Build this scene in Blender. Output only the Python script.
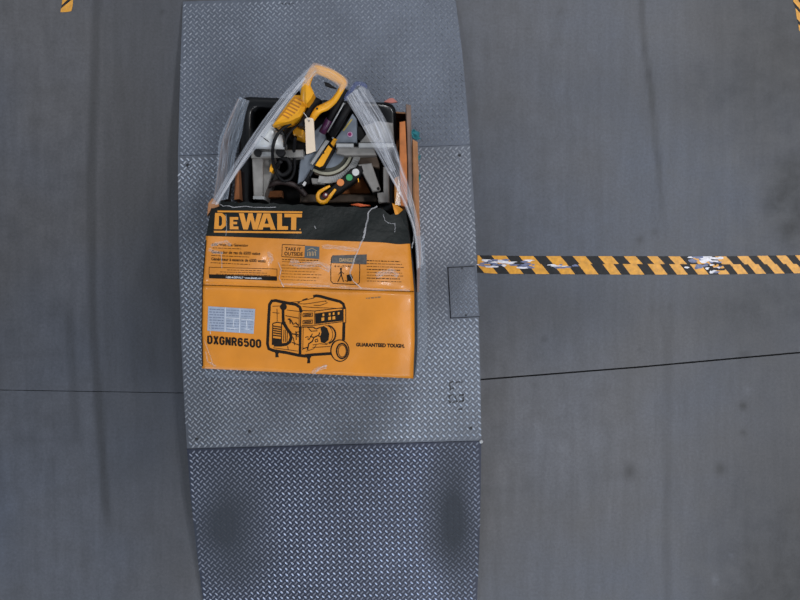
import bpy, math, random
import numpy as np
from mathutils import Vector, Matrix

random.seed(7)
rng = np.random.default_rng(7)
scene = bpy.context.scene
for o in list(bpy.data.objects):
    bpy.data.objects.remove(o, do_unlink=True)
COL = scene.collection

# ------------------------------------------------------------------ camera
CAM_H = 3.70          # overhead camera, metres above the floor
FPX = 890.0           # focal length in pixels of the 800x600 frame
cam_data = bpy.data.cameras.new('overhead_camera')
cam_data.sensor_width = 36.0
cam_data.lens = FPX / 800.0 * 36.0
cam_data.clip_start = 0.05
cam = bpy.data.objects.new('overhead_camera', cam_data)
cam.location = (0, 0, CAM_H)
COL.objects.link(cam)
scene.camera = cam

# ------------------------------------------------------------------ world, lights, exposure
world = bpy.data.worlds.new('warehouse_air')
scene.world = world
world.use_nodes = True
wb = world.node_tree.nodes['Background']
wb.inputs['Color'].default_value = (0.80, 0.90, 1.0, 1)
wb.inputs['Strength'].default_value = 0.30

def area_light(name, loc, target, sx, sy, power, color):
    d = bpy.data.lights.new(name, 'AREA')
    d.shape = 'RECTANGLE'; d.size = sx; d.size_y = sy
    d.energy = power; d.color = color
    o = bpy.data.objects.new(name, d)
    o.location = loc
    v = Vector(target) - Vector(loc)
    o.rotation_euler = v.to_track_quat('-Z', 'Y').to_euler()
    COL.objects.link(o)
    return o
# rows of high-bay fixtures under the warehouse roof
LAMP = (0.97, 0.98, 1.0)
for (x, y, p) in ((3.6, 4.6, 195), (3.4, -3.4, 200), (-4.6, 4.6, 150), (-4.6, -3.4, 90), (0.6, 5.4, 190), (4.0, 0.8, 225), (0.9, -5.0, 170)):
    area_light('high_bay_lamp', (x, y, 6.4), (x, y, 0), 0.5, 1.3, p, LAMP)
# daylight through a dock door beyond the bottom of the picture
area_light('dock_door_daylight', (-4.5, -8.0, 2.4), (-0.9, -0.6, 0.2), 3.4, 3.2, 330, (0.55, 0.74, 1.0))
scene.view_settings.view_transform = 'Standard'
scene.view_settings.look = 'None'
scene.view_settings.gamma = 1.0
scene.view_settings.use_curve_mapping = False
scene.view_settings.exposure = -0.30

# ------------------------------------------------------------------ helpers
def P(u, v, z):
    """world point at height z that the photograph shows at pixel u, v"""
    k = (CAM_H - z) / FPX
    return Vector(((u - 400.0) * k, (300.0 - v) * k, z))

def srgb(r, g, b):
    f = lambda c: (c / 255.0) / 12.92 if c / 255.0 <= 0.04045 else ((c / 255.0 + 0.055) / 1.055) ** 2.4
    return (f(r), f(g), f(b), 1.0)

MATS = {}
def material(name, col, rough=0.5, metal=0.0, var=0.15, scale=30.0, bump=0.0, bump_scale=None, coat=0.0, stretch=None, spec=0.5):
    if name in MATS:
        return MATS[name]
    m = bpy.data.materials.new(name); m.use_nodes = True
    nt = m.node_tree; N = nt.nodes; L = nt.links
    b = N['Principled BSDF']
    b.inputs['Roughness'].default_value = rough
    b.inputs['Metallic'].default_value = metal
    b.inputs['Coat Weight'].default_value = coat
    b.inputs['Coat Roughness'].default_value = 0.12
    b.inputs['Specular IOR Level'].default_value = spec
    tc = N.new('ShaderNodeTexCoord')
    src = tc.outputs['Object']
    if stretch:
        mp = N.new('ShaderNodeMapping'); mp.inputs['Scale'].default_value = stretch
        L.new(src, mp.inputs['Vector']); src = mp.outputs['Vector']
    nz = N.new('ShaderNodeTexNoise'); nz.inputs['Scale'].default_value = scale; nz.inputs['Detail'].default_value = 6
    L.new(src, nz.inputs['Vector'])
    cr = N.new('ShaderNodeValToRGB')
    cr.color_ramp.elements[0].position = 0.3; cr.color_ramp.elements[1].position = 0.7
    cr.color_ramp.elements[0].color = tuple(c * (1 - var) for c in col[:3]) + (1,)
    cr.color_ramp.elements[1].color = tuple(min(1, c * (1 + var)) for c in col[:3]) + (1,)
    L.new(nz.outputs['Fac'], cr.inputs['Fac'])
    L.new(cr.outputs['Color'], b.inputs['Base Color'])
    if bump:
        n2 = N.new('ShaderNodeTexNoise'); n2.inputs['Scale'].default_value = bump_scale or scale; n2.inputs['Detail'].default_value = 4
        L.new(src, n2.inputs['Vector'])
        bp = N.new('ShaderNodeBump'); bp.inputs['Strength'].default_value = bump; bp.inputs['Distance'].default_value = 0.01
        L.new(n2.outputs['Fac'], bp.inputs['Height']); L.new(bp.outputs['Normal'], b.inputs['Normal'])
    MATS[name] = m
    return m

def link_mesh(name, verts, faces, mat, parent=None, smooth=False, mat_idx=None, mats=None):
    me = bpy.data.meshes.new(name)
    me.from_pydata([tuple(v) for v in verts], [], [tuple(f) for f in faces])
    for m in (mats or [mat]):
        me.materials.append(m)
    if mat_idx is not None:
        me.polygons.foreach_set('material_index', mat_idx)
    if smooth:
        me.polygons.foreach_set('use_smooth', [True] * len(me.polygons))
    me.update()
    o = bpy.data.objects.new(name, me)
    COL.objects.link(o)
    if parent is not None:
        attach(o, parent)
    return o

def attach(o, parent):
    o.parent = parent
    p = parent.location if parent.parent is None else Vector((0, 0, 0))   # parts sit at the world origin
    o.matrix_parent_inverse = Matrix.Translation(-p)

def empty(name, loc, label, cat, group=None):
    o = bpy.data.objects.new(name, None); o.empty_display_size = 0.05
    o.location = loc; COL.objects.link(o)
    tag(o, label, cat, group)
    return o

def tag(o, label=None, cat=None, group=None, kind=None):
    if label: o['label'] = label
    if cat: o['category'] = cat
    if group: o['group'] = group
    if kind: o['kind'] = kind
    return o

class MB:
    """collects shapes for one mesh"""
    def __init__(s): s.v = []; s.f = []
    def add(s, vs, fs):
        n = len(s.v); s.v += [Vector(v) for v in vs]; s.f += [tuple(i + n for i in f) for f in fs]; return s
    def prism(s, top, z0, bevel=0.0):
        """vertical solid under the polygon of top points (each its own height) down to z0; optional chamfer"""
        n = len(top); top = [Vector(t) for t in top]
        # orientation: anticlockwise from above
        a = sum(top[i].x * top[(i + 1) % n].y - top[(i + 1) % n].x * top[i].y for i in range(n))
        if a < 0: top = top[::-1]
        if bevel:
            c = sum(top, Vector()) / n
            ins = []
            for i in range(n):
                p, q, r = top[i - 1], top[i], top[(i + 1) % n]
                d1 = (q - p).xy; d2 = (r - q).xy
                n1 = Vector((-d1.y, d1.x)); n2 = Vector((-d2.y, d2.x))
                if n1.length: n1.normalize()
                if n2.length: n2.normalize()
                w = n1 + n2
                if w.length < 1e-6: w = n1
                k = bevel / max(0.35, w.length * 0.5 * max(0.5, w.normalized().dot(n1)) * 1.0 + 0.0)
                w = w.normalized() * min(k, bevel * 1.6)
                ins.append(Vector((q.x + w.x, q.y + w.y, q.z)))
            mid = [Vector((t.x, t.y, t.z - bevel)) for t in top]
            bot = [Vector((t.x, t.y, min(z0, t.z - bevel - 0.0005))) for t in top]
            vs = ins + mid + bot
            fs = [tuple(range(n))]
            for i in range(n):
                j = (i + 1) % n
                fs.append((i, n + i, n + j, j)); fs.append((n + i, 2 * n + i, 2 * n + j, n + j))
            fs.append(tuple(reversed(range(2 * n, 3 * n))))
        else:
            bot = [Vector((t.x, t.y, z0)) for t in top]
            vs = top + bot
            fs = [tuple(range(n))]
            for i in range(n):
                j = (i + 1) % n
                fs.append((i, n + i, n + j, j))
            fs.append(tuple(reversed(range(n, 2 * n))))
        return s.add(vs, fs)
    def tube(s, pts, r, seg=8, squash=1.0, closed=False):
        pts = [Vector(p) for p in pts]; n = len(pts); vs = []; fs = []
        rr = r if isinstance(r, (list, tuple)) else [r] * n
        for i, p in enumerate(pts):
            a = pts[i - 1] if (i or closed) else p
            b = pts[(i + 1) % n] if (i < n - 1 or closed) else p
            d = (b - a).normalized()
            up = Vector((0, 0, 1)) if abs(d.z) < 0.95 else Vector((1, 0, 0))
            x = d.cross(up).normalized(); y = x.cross(d).normalized()
            for k in range(seg):
                t = 2 * math.pi * k / seg
                vs.append(p + x * math.cos(t) * rr[i] + y * math.sin(t) * rr[i] * squash)
        for i in range(n if closed else n - 1):
            for k in range(seg):
                i2 = (i + 1) % n
                fs.append((i * seg + k, i2 * seg + k, i2 * seg + (k + 1) % seg, i * seg + (k + 1) % seg))
        if not closed:
            fs.append(tuple(range(seg))); fs.append(tuple(reversed(range((n - 1) * seg, n * seg))))
        return s.add(vs, fs)
    def disc(s, c, r, h, seg=16, bevel=0.0):
        c = Vector(c)
        top = [c + Vector((math.cos(2 * math.pi * k / seg) * r, math.sin(2 * math.pi * k / seg) * r, 0)) for k in range(seg)]
        return s.prism(top, c.z - h, bevel)
    def build(s, name, mat, parent=None, smooth=False):
        o = link_mesh(name, s.v, s.f, mat, parent, smooth)
        return o

def smooth_path(pts, n=6):
    """Catmull-Rom through the points"""
    pts = [Vector(p) for p in pts]; out = []
    for i in range(len(pts) - 1):
        p0 = pts[max(0, i - 1)]; p1 = pts[i]; p2 = pts[i + 1]; p3 = pts[min(len(pts) - 1, i + 2)]
        for k in range(n):
            t = k / n
            out.append(0.5 * ((2 * p1) + (p2 - p0) * t + (2 * p0 - 5 * p1 + 4 * p2 - p3) * t * t + (3 * p1 - p0 - 3 * p2 + p3) * t ** 3))
    out.append(pts[-1]); return out

# ------------------------------------------------------------------ floor
def joint_y(x):
    xs = [-9, P(0, 0, 0).x, P(185, 0, 0).x, P(482, 0, 0).x, P(640, 0, 0).x, P(800, 0, 0).x, 9]
    ys = [P(0, 390, 0).y + 0.02, P(0, 390, 0).y, P(0, 393, 0).y, P(0, 379.5, 0).y, P(0, 367, 0).y, P(0, 352.5, 0).y, P(0, 352, 0).y + 0.5]
    return np.interp(x, xs, ys)

def stain_and_shade_field(X, Y):
    """tyre bands, oil spots and scuffed patches on the concrete, plus painted light falloff and a light pool, as darkness 0..1"""
    u = 400 + X * FPX / CAM_H; v = 300 - Y * FPX / CAM_H
    s = np.zeros_like(u)
    def band(pv, pu, w, a, v0, v1, soft=30):
        c = np.interp(v, pv, pu)
        m = np.exp(-((u - c) / w) ** 4)
        e = 1 / (1 + np.exp(-(v - v0) / soft * 4)) * 1 / (1 + np.exp((v - v1) / soft * 4))
        return a * m * e
    def spot(cu, cv, ru, rv, a, p=2):
        return a * np.exp(-(((u - cu) / ru) ** 2 + ((v - cv) / rv) ** 2) ** (p / 2))
    s += band([-200, 0, 180, 330, 400, 480, 600, 800], [99, 97, 91, 93, 98, 104, 112, 125], 5, 0.34, -400, 520)
    s += band([300, 330, 450, 500], [67, 70, 77, 80], 5, 0.22, 310, 440, 15)
    s += band([-200, 0, 40, 100, 230, 320, 600, 800], [636, 641, 644, 652, 664, 666, 669, 676], 3.5, 0.34, -400, 215, 60)
    s += band([200, 320, 600, 800], [662, 667, 668, 676], 5, 0.20, 330, 900, 60)
    s += band([0, 600], [125, 128], 14, 0.05, -300, 260)
    for a in ((655, 90, 75, 30, .16), (806, 200, 44, 48, .42, 6), (630, 471, 5, 8, .55), (720, 469, 5.5, 5.5, .50), (743, 406, 4, 4, .50), (743, 433, 3, 3, .5), (640, 240, 3.5, 4, .5), (655, 232, 3, 3, .4),
              (655, 309, 5, 5, .2), (670, 307, 3, 3, .25), (544, 339, 2.2, 2.6, .5), (528, 485, 4, 9, .14), (480, 490, 60, 5, .12), (610, 475, 30, 6, .10), (560, 12, 2, 2, .3), (163, 12, 2, 3, .35),
              (130, 470, 26, 20, .10), (700, 100, 50, 60, .08), (545, 300, 90, 50, .05), (30, 355, 45, 4, .10), (40, 440, 40, 3, .10), (760, 300, 60, 30, .08), (720, 310, 30, 15, .08), (744, 355, 7, 3, .2), (640, 350, 3, 3, .2)):
        s += spot(*a)
    # dark-worn traffic lanes and broad soft darker patches
    s += np.interp(u, [60, 97, 104, 150, 190, 200], [0, .06, .22, .34, .36, 0]) * np.interp(v, [-50, 60, 220, 360, 480, 600], [.55, .7, 1.0, 1.0, .65, .3])
    s += 0.16 * np.exp(-((u - 20) / 120) ** 2 - ((v - 290) / 140) ** 2)
    s += np.interp(u, [670, 750, 860], [0, .25, .32]) * np.interp(v, [-50, 90, 160, 210, 250, 300, 420, 470, 570, 640], [1.5, 1.7, 1.0, .7, 1.0, 1.4, .9, 1.2, 2.1, 2.2])  # light falloff towards the right edge, painted into the floor tone
    s += 0.20 * np.exp(-((u - 570) / 110) ** 2 - ((v - 310) / 36) ** 2)
    s += 0.10 * np.exp(-((u - 500) / 30) ** 2 - ((v - 200) / 120) ** 2)
    for a in ((560, 435, 80, 50, -.16), (560, 30, 60, 60, -.05), (748, 390, 4, 5, -.30), (715, 580, 3, 5, -.45), (732, 556, 2, 2, -.4), (656, 308, 1.5, 1.5, -.3), (68, 285, 2, 1.5, -.3), (720, 190, 30, 60, -.05), (40, 160, 80, 160, -.04)):  # first spot paints a pool of light; the tiny ones are pale chips
        s += spot(*a)
    return s

def concrete_material():
    m = bpy.data.materials.new('power_trowelled_concrete'); m.use_nodes = True
    nt = m.node_tree; N = nt.nodes; L = nt.links; b = N['Principled BSDF']
    tc = N.new('ShaderNodeTexCoord')
    def noise(scale, detail=6, rough=0.6, stretch=None):
        src = tc.outputs['Object']
        if stretch:
            mp = N.new('ShaderNodeMapping'); mp.inputs['Scale'].default_value = stretch; L.new(src, mp.inputs['Vector']); src = mp.outputs['Vector']
        n = N.new('ShaderNodeTexNoise'); n.inputs['Scale'].default_value = scale; n.inputs['Detail'].default_value = detail; n.inputs['Roughness'].default_value = rough
        L.new(src, n.inputs['Vector']); return n.outputs['Fac']
    def mth(op, a, bb, c=None):
        n = N.new('ShaderNodeMath'); n.operation = op
        for i, x in enumerate((a, bb, c)):
            if x is None: continue
            if isinstance(x, (int, float)): n.inputs[i].default_value = x
            else: L.new(x, n.inputs[i])
        return n.outputs[0]
    big = noise(0.9, 4); mid = noise(11, 6); fine = noise(90, 5, 0.7); streak = noise(26, 4, 0.6, (1.0, 0.12, 1.0))
    hue = N.new('ShaderNodeMix'); hue.data_type = 'RGBA'
    hue.inputs['A'].default_value = (0.055, 0.063, 0.084, 1); hue.inputs['B'].default_value = (0.064, 0.064, 0.071, 1)
    hf = N.new('ShaderNodeMapRange'); hf.inputs['From Min'].default_value = 0.38; hf.inputs['From Max'].default_value = 0.62
    L.new(noise(0.7, 3), hf.inputs['Value']); L.new(hf.outputs[0], hue.inputs['Factor'])
    v = mth('MULTIPLY_ADD', big, 0.40, 0.80)
    v = mth('MULTIPLY', v, mth('MULTIPLY_ADD', mid, 0.80, 0.60))
    v = mth('MULTIPLY', v, mth('MULTIPLY_ADD', streak, 0.60, 0.70))
    v = mth('MULTIPLY', v, mth('MULTIPLY_ADD', fine, 0.90, 0.55))
    at = N.new('ShaderNodeAttribute'); at.attribute_name = 'stain_and_shade'
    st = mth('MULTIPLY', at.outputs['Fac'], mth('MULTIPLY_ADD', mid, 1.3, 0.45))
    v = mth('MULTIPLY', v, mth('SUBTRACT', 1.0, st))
    mx = N.new('ShaderNodeVectorMath'); mx.operation = 'SCALE'
    L.new(hue.outputs['Result'], mx.inputs[0]); L.new(v, mx.inputs['Scale'])
    L.new(mx.outputs[0], b.inputs['Base Color'])
    r = mth('MULTIPLY_ADD', mid, 0.25, 0.42); L.new(r, b.inputs['Roughness'])
    bp = N.new('ShaderNodeBump'); bp.inputs['Strength'].default_value = 0.12; bp.inputs['Distance'].default_value = 0.004
    L.new(fine, bp.inputs['Height']); L.new(bp.outputs['Normal'], b.inputs['Normal'])
    return m
M_CONC = concrete_material()
M_JOINT = material('joint_dirt', (0.020, 0.020, 0.021, 1), 0.9)

floor = link_mesh('floor', [(-9, -9, -0.03), (9, -9, -0.03), (9, 9, -0.03), (-9, 9, -0.03)], [(0, 1, 2, 3)], M_JOINT)
tag(floor, 'grey warehouse concrete floor with a saw-cut joint', kind='structure')
xs = np.concatenate([np.linspace(-9, -1.9, 12)[:-1], np.arange(-1.9, 1.9, 0.014), np.linspace(1.9, 9, 12)])
fine_rows = np.concatenate([np.arange(0, 2.2, 0.014), np.linspace(2.2, 9, 10)])
for sgn in (1, -1):
    gap = np.where(xs < -0.5, 0.0013, 0.0032)
    X = np.repeat(xs[None, :], len(fine_rows) + 1, 0)
    Y = np.zeros_like(X); Z = np.zeros_like(X)
    jy = joint_y(xs)
    for r_, s_ in enumerate(fine_rows):
        Y[r_ + 1] = jy + sgn * (gap + s_)
    Y[0] = Y[1]; Z[0] = -0.03
    st = stain_and_shade_field(X, Y)
    V = np.stack([X, Y, Z], -1).reshape(-1, 3)
    nr, nc = X.shape
    idx = np.arange(nr * nc).reshape(nr, nc)
    a, b_, c, d = idx[:-1, :-1], idx[:-1, 1:], idx[1:, 1:], idx[1:, :-1]
    F = np.stack([a, b_, c, d] if sgn > 0 else [a, d, c, b_], -1).reshape(-1, 4)
    o = link_mesh('slab', V.tolist(), F.tolist(), M_CONC, floor)
    at = o.data.attributes.new('stain_and_shade', 'FLOAT', 'POINT')
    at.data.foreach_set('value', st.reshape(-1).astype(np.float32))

# ------------------------------------------------------------------ diamond plate scale and ramps
ZD = 0.09
def steel_material(name, col, rough, metal, dirt_spots, dirt=0.5):
    m = bpy.data.materials.new(name); m.use_nodes = True
    nt = m.node_tree; N = nt.nodes; L = nt.links; b = N['Principled BSDF']
    tc = N.new('ShaderNodeTexCoord')
    n1 = N.new('ShaderNodeTexNoise'); n1.inputs['Scale'].default_value = 3.2; n1.inputs['Detail'].default_value = 6; L.new(tc.outputs['Object'], n1.inputs['Vector'])
    n2 = N.new('ShaderNodeTexNoise'); n2.inputs['Scale'].default_value = 45; n2.inputs['Detail'].default_value = 5; L.new(tc.outputs['Object'], n2.inputs['Vector'])
    cr = N.new('ShaderNodeValToRGB'); e = cr.color_ramp.elements
    e[0].position = 0.32; e[1].position = 0.68
    e[0].color = tuple(c * 0.80 for c in col[:3]) + (1,); e[1].color = tuple(c * 1.15 for c in col[:3]) + (1,)
    L.new(n1.outputs['Fac'], cr.inputs['Fac'])
    mr = N.new('ShaderNodeMapRange'); mr.inputs['To Min'].default_value = 0.75; mr.inputs['To Max'].default_value = 1.25
    L.new(n2.outputs['Fac'], mr.inputs['Value'])
    sc = N.new('ShaderNodeVectorMath'); sc.operation = 'SCALE'; L.new(cr.outputs['Color'], sc.inputs[0]); L.new(mr.outputs[0], sc.inputs['Scale'])
    cur = sc.outputs[0]
    rcur = None
    for (c, rx, ry, amt) in dirt_spots:     # trodden-in rubber and grime
        mp = N.new('ShaderNodeMapping'); mp.vector_type = 'TEXTURE'
        mp.inputs['Location'].default_value = (c[0], c[1], 0); mp.inputs['Scale'].default_value = (rx, ry, 100)
        L.new(tc.outputs['Object'], mp.inputs['Vector'])
        ln = N.new('ShaderNodeVectorMath'); ln.operation = 'LENGTH'; L.new(mp.outputs['Vector'], ln.inputs[0])
        ad = N.new('ShaderNodeMath'); ad.operation = 'MULTIPLY_ADD'; L.new(n1.outputs['Fac'], ad.inputs[0]); ad.inputs[1].default_value = 0.7
        L.new(ln.outputs['Value'], ad.inputs[2])
        rg = N.new('ShaderNodeMapRange'); rg.inputs['From Min'].default_value = 0.7; rg.inputs['From Max'].default_value = 1.9
        rg.inputs['To Min'].default_value = amt; rg.inputs['To Max'].default_value = 0; L.new(ad.outputs[0], rg.inputs['Value'])
        mx = N.new('ShaderNodeMix'); mx.data_type = 'RGBA'; L.new(rg.outputs[0], mx.inputs['Factor']); L.new(cur, mx.inputs['A'])
        mx.inputs['B'].default_value = (0.020, 0.025, 0.034, 1); cur = mx.outputs['Result']
        sm = N.new('ShaderNodeMath'); sm.operation = 'MAXIMUM'; L.new(rg.outputs[0], sm.inputs[0])
        if rcur is not None: L.new(rcur, sm.inputs[1])
        else: sm.inputs[1].default_value = 0.0
        rcur = sm.outputs[0]
    L.new(cur, b.inputs['Base Color'])
    b.inputs['Metallic'].default_value = metal
    if rcur is not None:
        rr = N.new('ShaderNodeMapRange'); rr.inputs['To Min'].default_value = rough; rr.inputs['To Max'].default_value = 0.75
        L.new(rcur, rr.inputs['Value']); L.new(rr.outputs[0], b.inputs['Roughness'])
        rm = N.new('ShaderNodeMapRange'); rm.inputs['To Min'].default_value = metal; rm.inputs['To Max'].default_value = 0.1
        L.new(rcur, rm.inputs['Value']); L.new(rm.outputs[0], b.inputs['Metallic'])
    else:
        b.inputs['Roughness'].default_value = rough
    return m

LEFT_PX = [(-12, 183.5), (0, 183), (50, 181), (100, 179.5), (156, 178), (250, 178.5), (350, 181.5), (400, 184), (448, 187), (500, 191), (550, 196.5), (600, 203), (625, 206)]
RIGHT_PX = [(-12, 453.5), (0, 455.5), (50, 462), (100, 466.5), (145, 470), (200, 474), (300, 478.2), (380, 480.5), (441, 481.2), (500, 480.5), (550, 479.3), (600, 477), (625, 475.5)]
V_END_TOP = (1.5, -6.0); V_SEAM_TOP = (156, 145); V_SEAM_BOT = (448.5, 440.5); V_END_BOT = (617, 612)
Z_END = 0.012
def edge_u(tab, v): return float(np.interp(v, [a for a, _ in tab], [b for _, b in tab]))
def seam_pts(vv, z):
    return P(edge_u(LEFT_PX, vv[0]), vv[0], z), P(edge_u(RIGHT_PX, vv[1]), vv[1], z)
def side_pts(tab, v0, v1, z0, z1, n=14):
    out = []
    for i in range(n + 1):
        t = i / n; v = v0 + (v1 - v0) * t; z = z0 + (z1 - z0) * t
        out.append(P(edge_u(tab, v), v, z))
    return out

def plate(name, vt, vb, zt, zb, mat, parent, thick=0.009, skirt=0.0):
    Lp = side_pts(LEFT_PX, vt[0], vb[0], zt, zb); Rp = side_pts(RIGHT_PX, vt[1], vb[1], zt, zb)
    n = len(Lp)
    outline = Lp + Rp[::-1]
    vs = outline + [Vector((p.x, p.y, max(0.0005, p.z - thick - skirt))) for p in outline]
    m = len(outline); fs = []
    for i in range(n - 1):
        fs.append((i, i + 1, m - 2 - i, m - 1 - i))
        fs.append((m + i, m + m - 1 - i, m + m - 2 - i, m + i + 1))
    for i in range(m):
        j = (i + 1) % m
        fs.append((i, m + i, m + j, j))
    return link_mesh(name, vs, fs, mat, parent), Lp, Rp

ANG = math.radians(1.7)
def tread(name, Lp, Rp, mat, parent, cell=0.0245, margin=0.004, skip=None):
    """raised lozenge lugs in alternating directions over the plate between the two side lines"""
    yl = np.array([p.y for p in Lp]); xl = np.array([p.x for p in Lp]); yr = np.array([p.y for p in Rp]); xr = np.array([p.x for p in Rp])
    ca, sa = math.cos(ANG), math.sin(ANG)
    n = 80; i, j = np.meshgrid(np.arange(-n, n), np.arange(-n, n), indexing='ij')
    pts = []
    for k, off in enumerate((0.0, 0.5)):
        a = (i + off) * cell; b = (j + off) * cell
        pts.append(np.stack([a * ca - b * sa, a * sa + b * ca, np.full_like(a, k, dtype=float)], -1).reshape(-1, 3))
    pts = np.concatenate(pts)
    cx = -0.28; x, y = pts[:, 0] + cx, pts[:, 1]
    left = np.interp(y, yl[::-1], xl[::-1]); right = np.interp(y, yr[::-1], xr[::-1])
    f = np.clip((x - left) / (right - left), 0, 1)
    ytop = yl[0] + (yr[0] - yl[0]) * f; ybot = yl[-1] + (yr[-1] - yl[-1]) * f
    ok = (x > left + margin) & (x < right - margin) & (y < ytop - margin - 0.002) & (y > ybot + margin + 0.002)
    t = np.clip((ytop - y) / (ytop - ybot), 0, 1)
    z = Lp[0].z + (Lp[-1].z - Lp[0].z) * t
    if skip is not None: ok &= ~skip(x, y)
    x, y, z, k = x[ok], y[ok], z[ok], pts[ok, 2]
    ang = np.where(k > 0.5, math.radians(45), math.radians(-45)) + ANG
    Ln, W, Hh = 0.0098, 0.0030, 0.0018
    loc = np.array([(-Ln, 0, 0), (-Ln * .45, -W, 0), (Ln * .45, -W, 0), (Ln, 0, 0), (Ln * .45, W, 0), (-Ln * .45, W, 0), (-Ln * .5, 0, Hh), (Ln * .5, 0, Hh)])
    c, s = np.cos(ang)[:, None], np.sin(ang)[:, None]
    vx = x[:, None] + loc[None, :, 0] * c - loc[None, :, 1] * s
    vy = y[:, None] + loc[None, :, 0] * s + loc[None, :, 1] * c
    vz = z[:, None] + loc[None, :, 2] + 0.0001
    V = np.stack([vx, vy, vz], -1).reshape(-1, 3)
    base = np.arange(len(x))[:, None] * 8
    quads = (base[:, :, None] + np.array([(1, 2, 7, 6), (4, 5, 6, 7)])[None]).reshape(-1, 4)
    tris = (base[:, :, None] + np.array([(0, 1, 6), (0, 6, 5), (2, 3, 7), (3, 4, 7)])[None]).reshape(-1, 3)
    o = link_mesh(name, V.tolist(), quads.tolist() + tris.tolist(), mat, parent)
    tag(o, kind='stuff')
    return o

M_DECK = steel_material('worn_grey_tread_plate', (0.108, 0.120, 0.148), 0.50, 0.50, [((-0.82, -0.50), 0.10, 0.14, 0.25)])
M_RAMP = steel_material('dark_blue_tinted_tread_plate', (0.018, 0.023, 0.044), 0.46, 0.40, [((-0.72, -0.93), 0.16, 0.24, 0.85), ((0.22, -0.88), 0.10, 0.26, 0.85)])  # dark worn plate, with a blue daylight tint put into the base colour
M_RAMPT = steel_material('grey_ramp_tread_plate', (0.084, 0.097, 0.126), 0.50, 0.50, [])
M_LUG = material('bright_rubbed_steel', (0.335, 0.36, 0.41, 1), 0.38, 0.40, 0.45, 3.0)
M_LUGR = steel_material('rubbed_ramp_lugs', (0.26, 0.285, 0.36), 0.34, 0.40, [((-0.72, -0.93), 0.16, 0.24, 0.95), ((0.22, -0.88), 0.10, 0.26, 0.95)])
M_LUGT = material('dull_rubbed_steel', (0.20, 0.22, 0.26, 1), 0.40, 0.40, 0.40, 3.0)
M_DARK = material('dark_steel', (0.018, 0.020, 0.026, 1), 0.6, 0.3)
M_BOLT = material('zinc_bolt', (0.45, 0.46, 0.48, 1), 0.35, 0.9)

scale_c = P(330, 297, 0)
fs_ = empty('floor_scale', (scale_c.x, scale_c.y, 0), 'square diamond-plate steel platform scale carrying the orange carton', 'floor scale')
_, dl, dr = plate('deck_plate', V_SEAM_TOP, V_SEAM_BOT, ZD, ZD, M_DECK, fs_, 0.010)
# load frame under the deck
fb = MB()
ins = 0.03
corners = [dl[0] + Vector((ins, -ins, 0)), dl[-1] + Vector((ins, ins, 0)), dr[-1] + Vector((-ins, ins, 0)), dr[0] + Vector((-ins, -ins, 0))]
fb.prism([Vector((c.x, c.y, ZD - 0.0105)) for c in corners], 0.012)
fb.build('load_frame', M_DARK, fs_)
# cover of the junction box, raised, at the side of the deck
cvp = [(448.2, 267.9), (474.8, 266.4), (479.8, 316.2), (450.9, 317.6)]
cov = MB().prism([P(u, v, ZD + 0.007) for u, v in cvp], ZD + 0.0005, 0.0012).build('cover_plate', M_DECK, fs_)
for (u, v) in ((462, 268.2), (466, 315.2)):
    MB().disc(P(u, v, ZD + 0.0085), 0.004, 0.003, 10).build('cover_screw', M_DARK, cov)
gs = MB()
for a, b in ((0, 1), (0, 3), (3, 2)):      # dark gap round the cover
    A = P(*cvp[a], ZD + 0.0008); B = P(*cvp[b], ZD + 0.0008); d = (B - A).normalized(); nrm = Vector((-d.y, d.x, 0)) * 0.0035
    gs.prism([A + nrm - d * .003, B + nrm, B - nrm, A - nrm - d * .003], ZD + 0.0002)
gs.build('cover_gap', M_DARK, fs_)
covpoly = [P(u, v, ZD) for u, v in cvp]
cx0 = min(p.x for p in covpoly) - .006; cx1 = max(p.x for p in covpoly) + .01; cy0 = min(p.y for p in covpoly) - .006; cy1 = max(p.y for p in covpoly) + .006
tread('tread_lugs', dl, dr, M_LUG, fs_, skip=lambda x, y: (x > cx0) & (x < cx1) & (y > cy0) & (y < cy1))
# fine lugs on the cover
cl = [covpoly[0] + Vector((0, 0, .007)), covpoly[3] + Vector((0, 0, .007))]; crr = [covpoly[1] + Vector((0, 0, .007)), covpoly[2] + Vector((0, 0, .007))]
tl = tread('cover_lugs', cl, crr, M_LUGT, cov, cell=0.021)
for (u, v) in ((187.5, 165), (196.5, 439), (249.5, 431.5), (459.6, 155.2), (470.8, 428.2)):
    MB().disc(P(u, v, ZD + 0.0025), 0.0062, 0.0022, 12).build('bolt_hole', M_DARK, fs_)
bt = MB().disc(P(481.3, 441.8, ZD + 0.006), 0.0085, 0.012, 12, 0.002).build('edge_bolt', M_BOLT, fs_)
# worn paint-stick marking on the deck
mk = MB()
for (u0, v0, u1, v1) in ((449.5, 383, 453, 381.5), (456, 382.5, 462, 381.5), (450, 385, 450.5, 390.5), (448.8, 396, 453, 395), (449.2, 397, 449.6, 402), (450, 402.5, 454.5, 402), (455, 396.5, 456.5, 401.5), (457.5, 401.8, 463, 401),
                         (458, 395.5, 463.5, 394.8), (463.2, 395, 463.4, 401), (458.6, 409.6, 462, 409), (452, 389, 453.5, 388)):
    A = P(u0, v0, ZD + 0.0011); B = P(u1, v1, ZD + 0.0011); d = (B - A).normalized() * .002; n_ = Vector((-d.y, d.x, 0)) * 1.6
    MB().prism([A - d + n_, B + d + n_, B + d - n_, A - d - n_], ZD + 0.0004).build('crayon_mark', material('black_crayon', (0.035, 0.037, 0.043, 1), 0.8), fs_)

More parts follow.
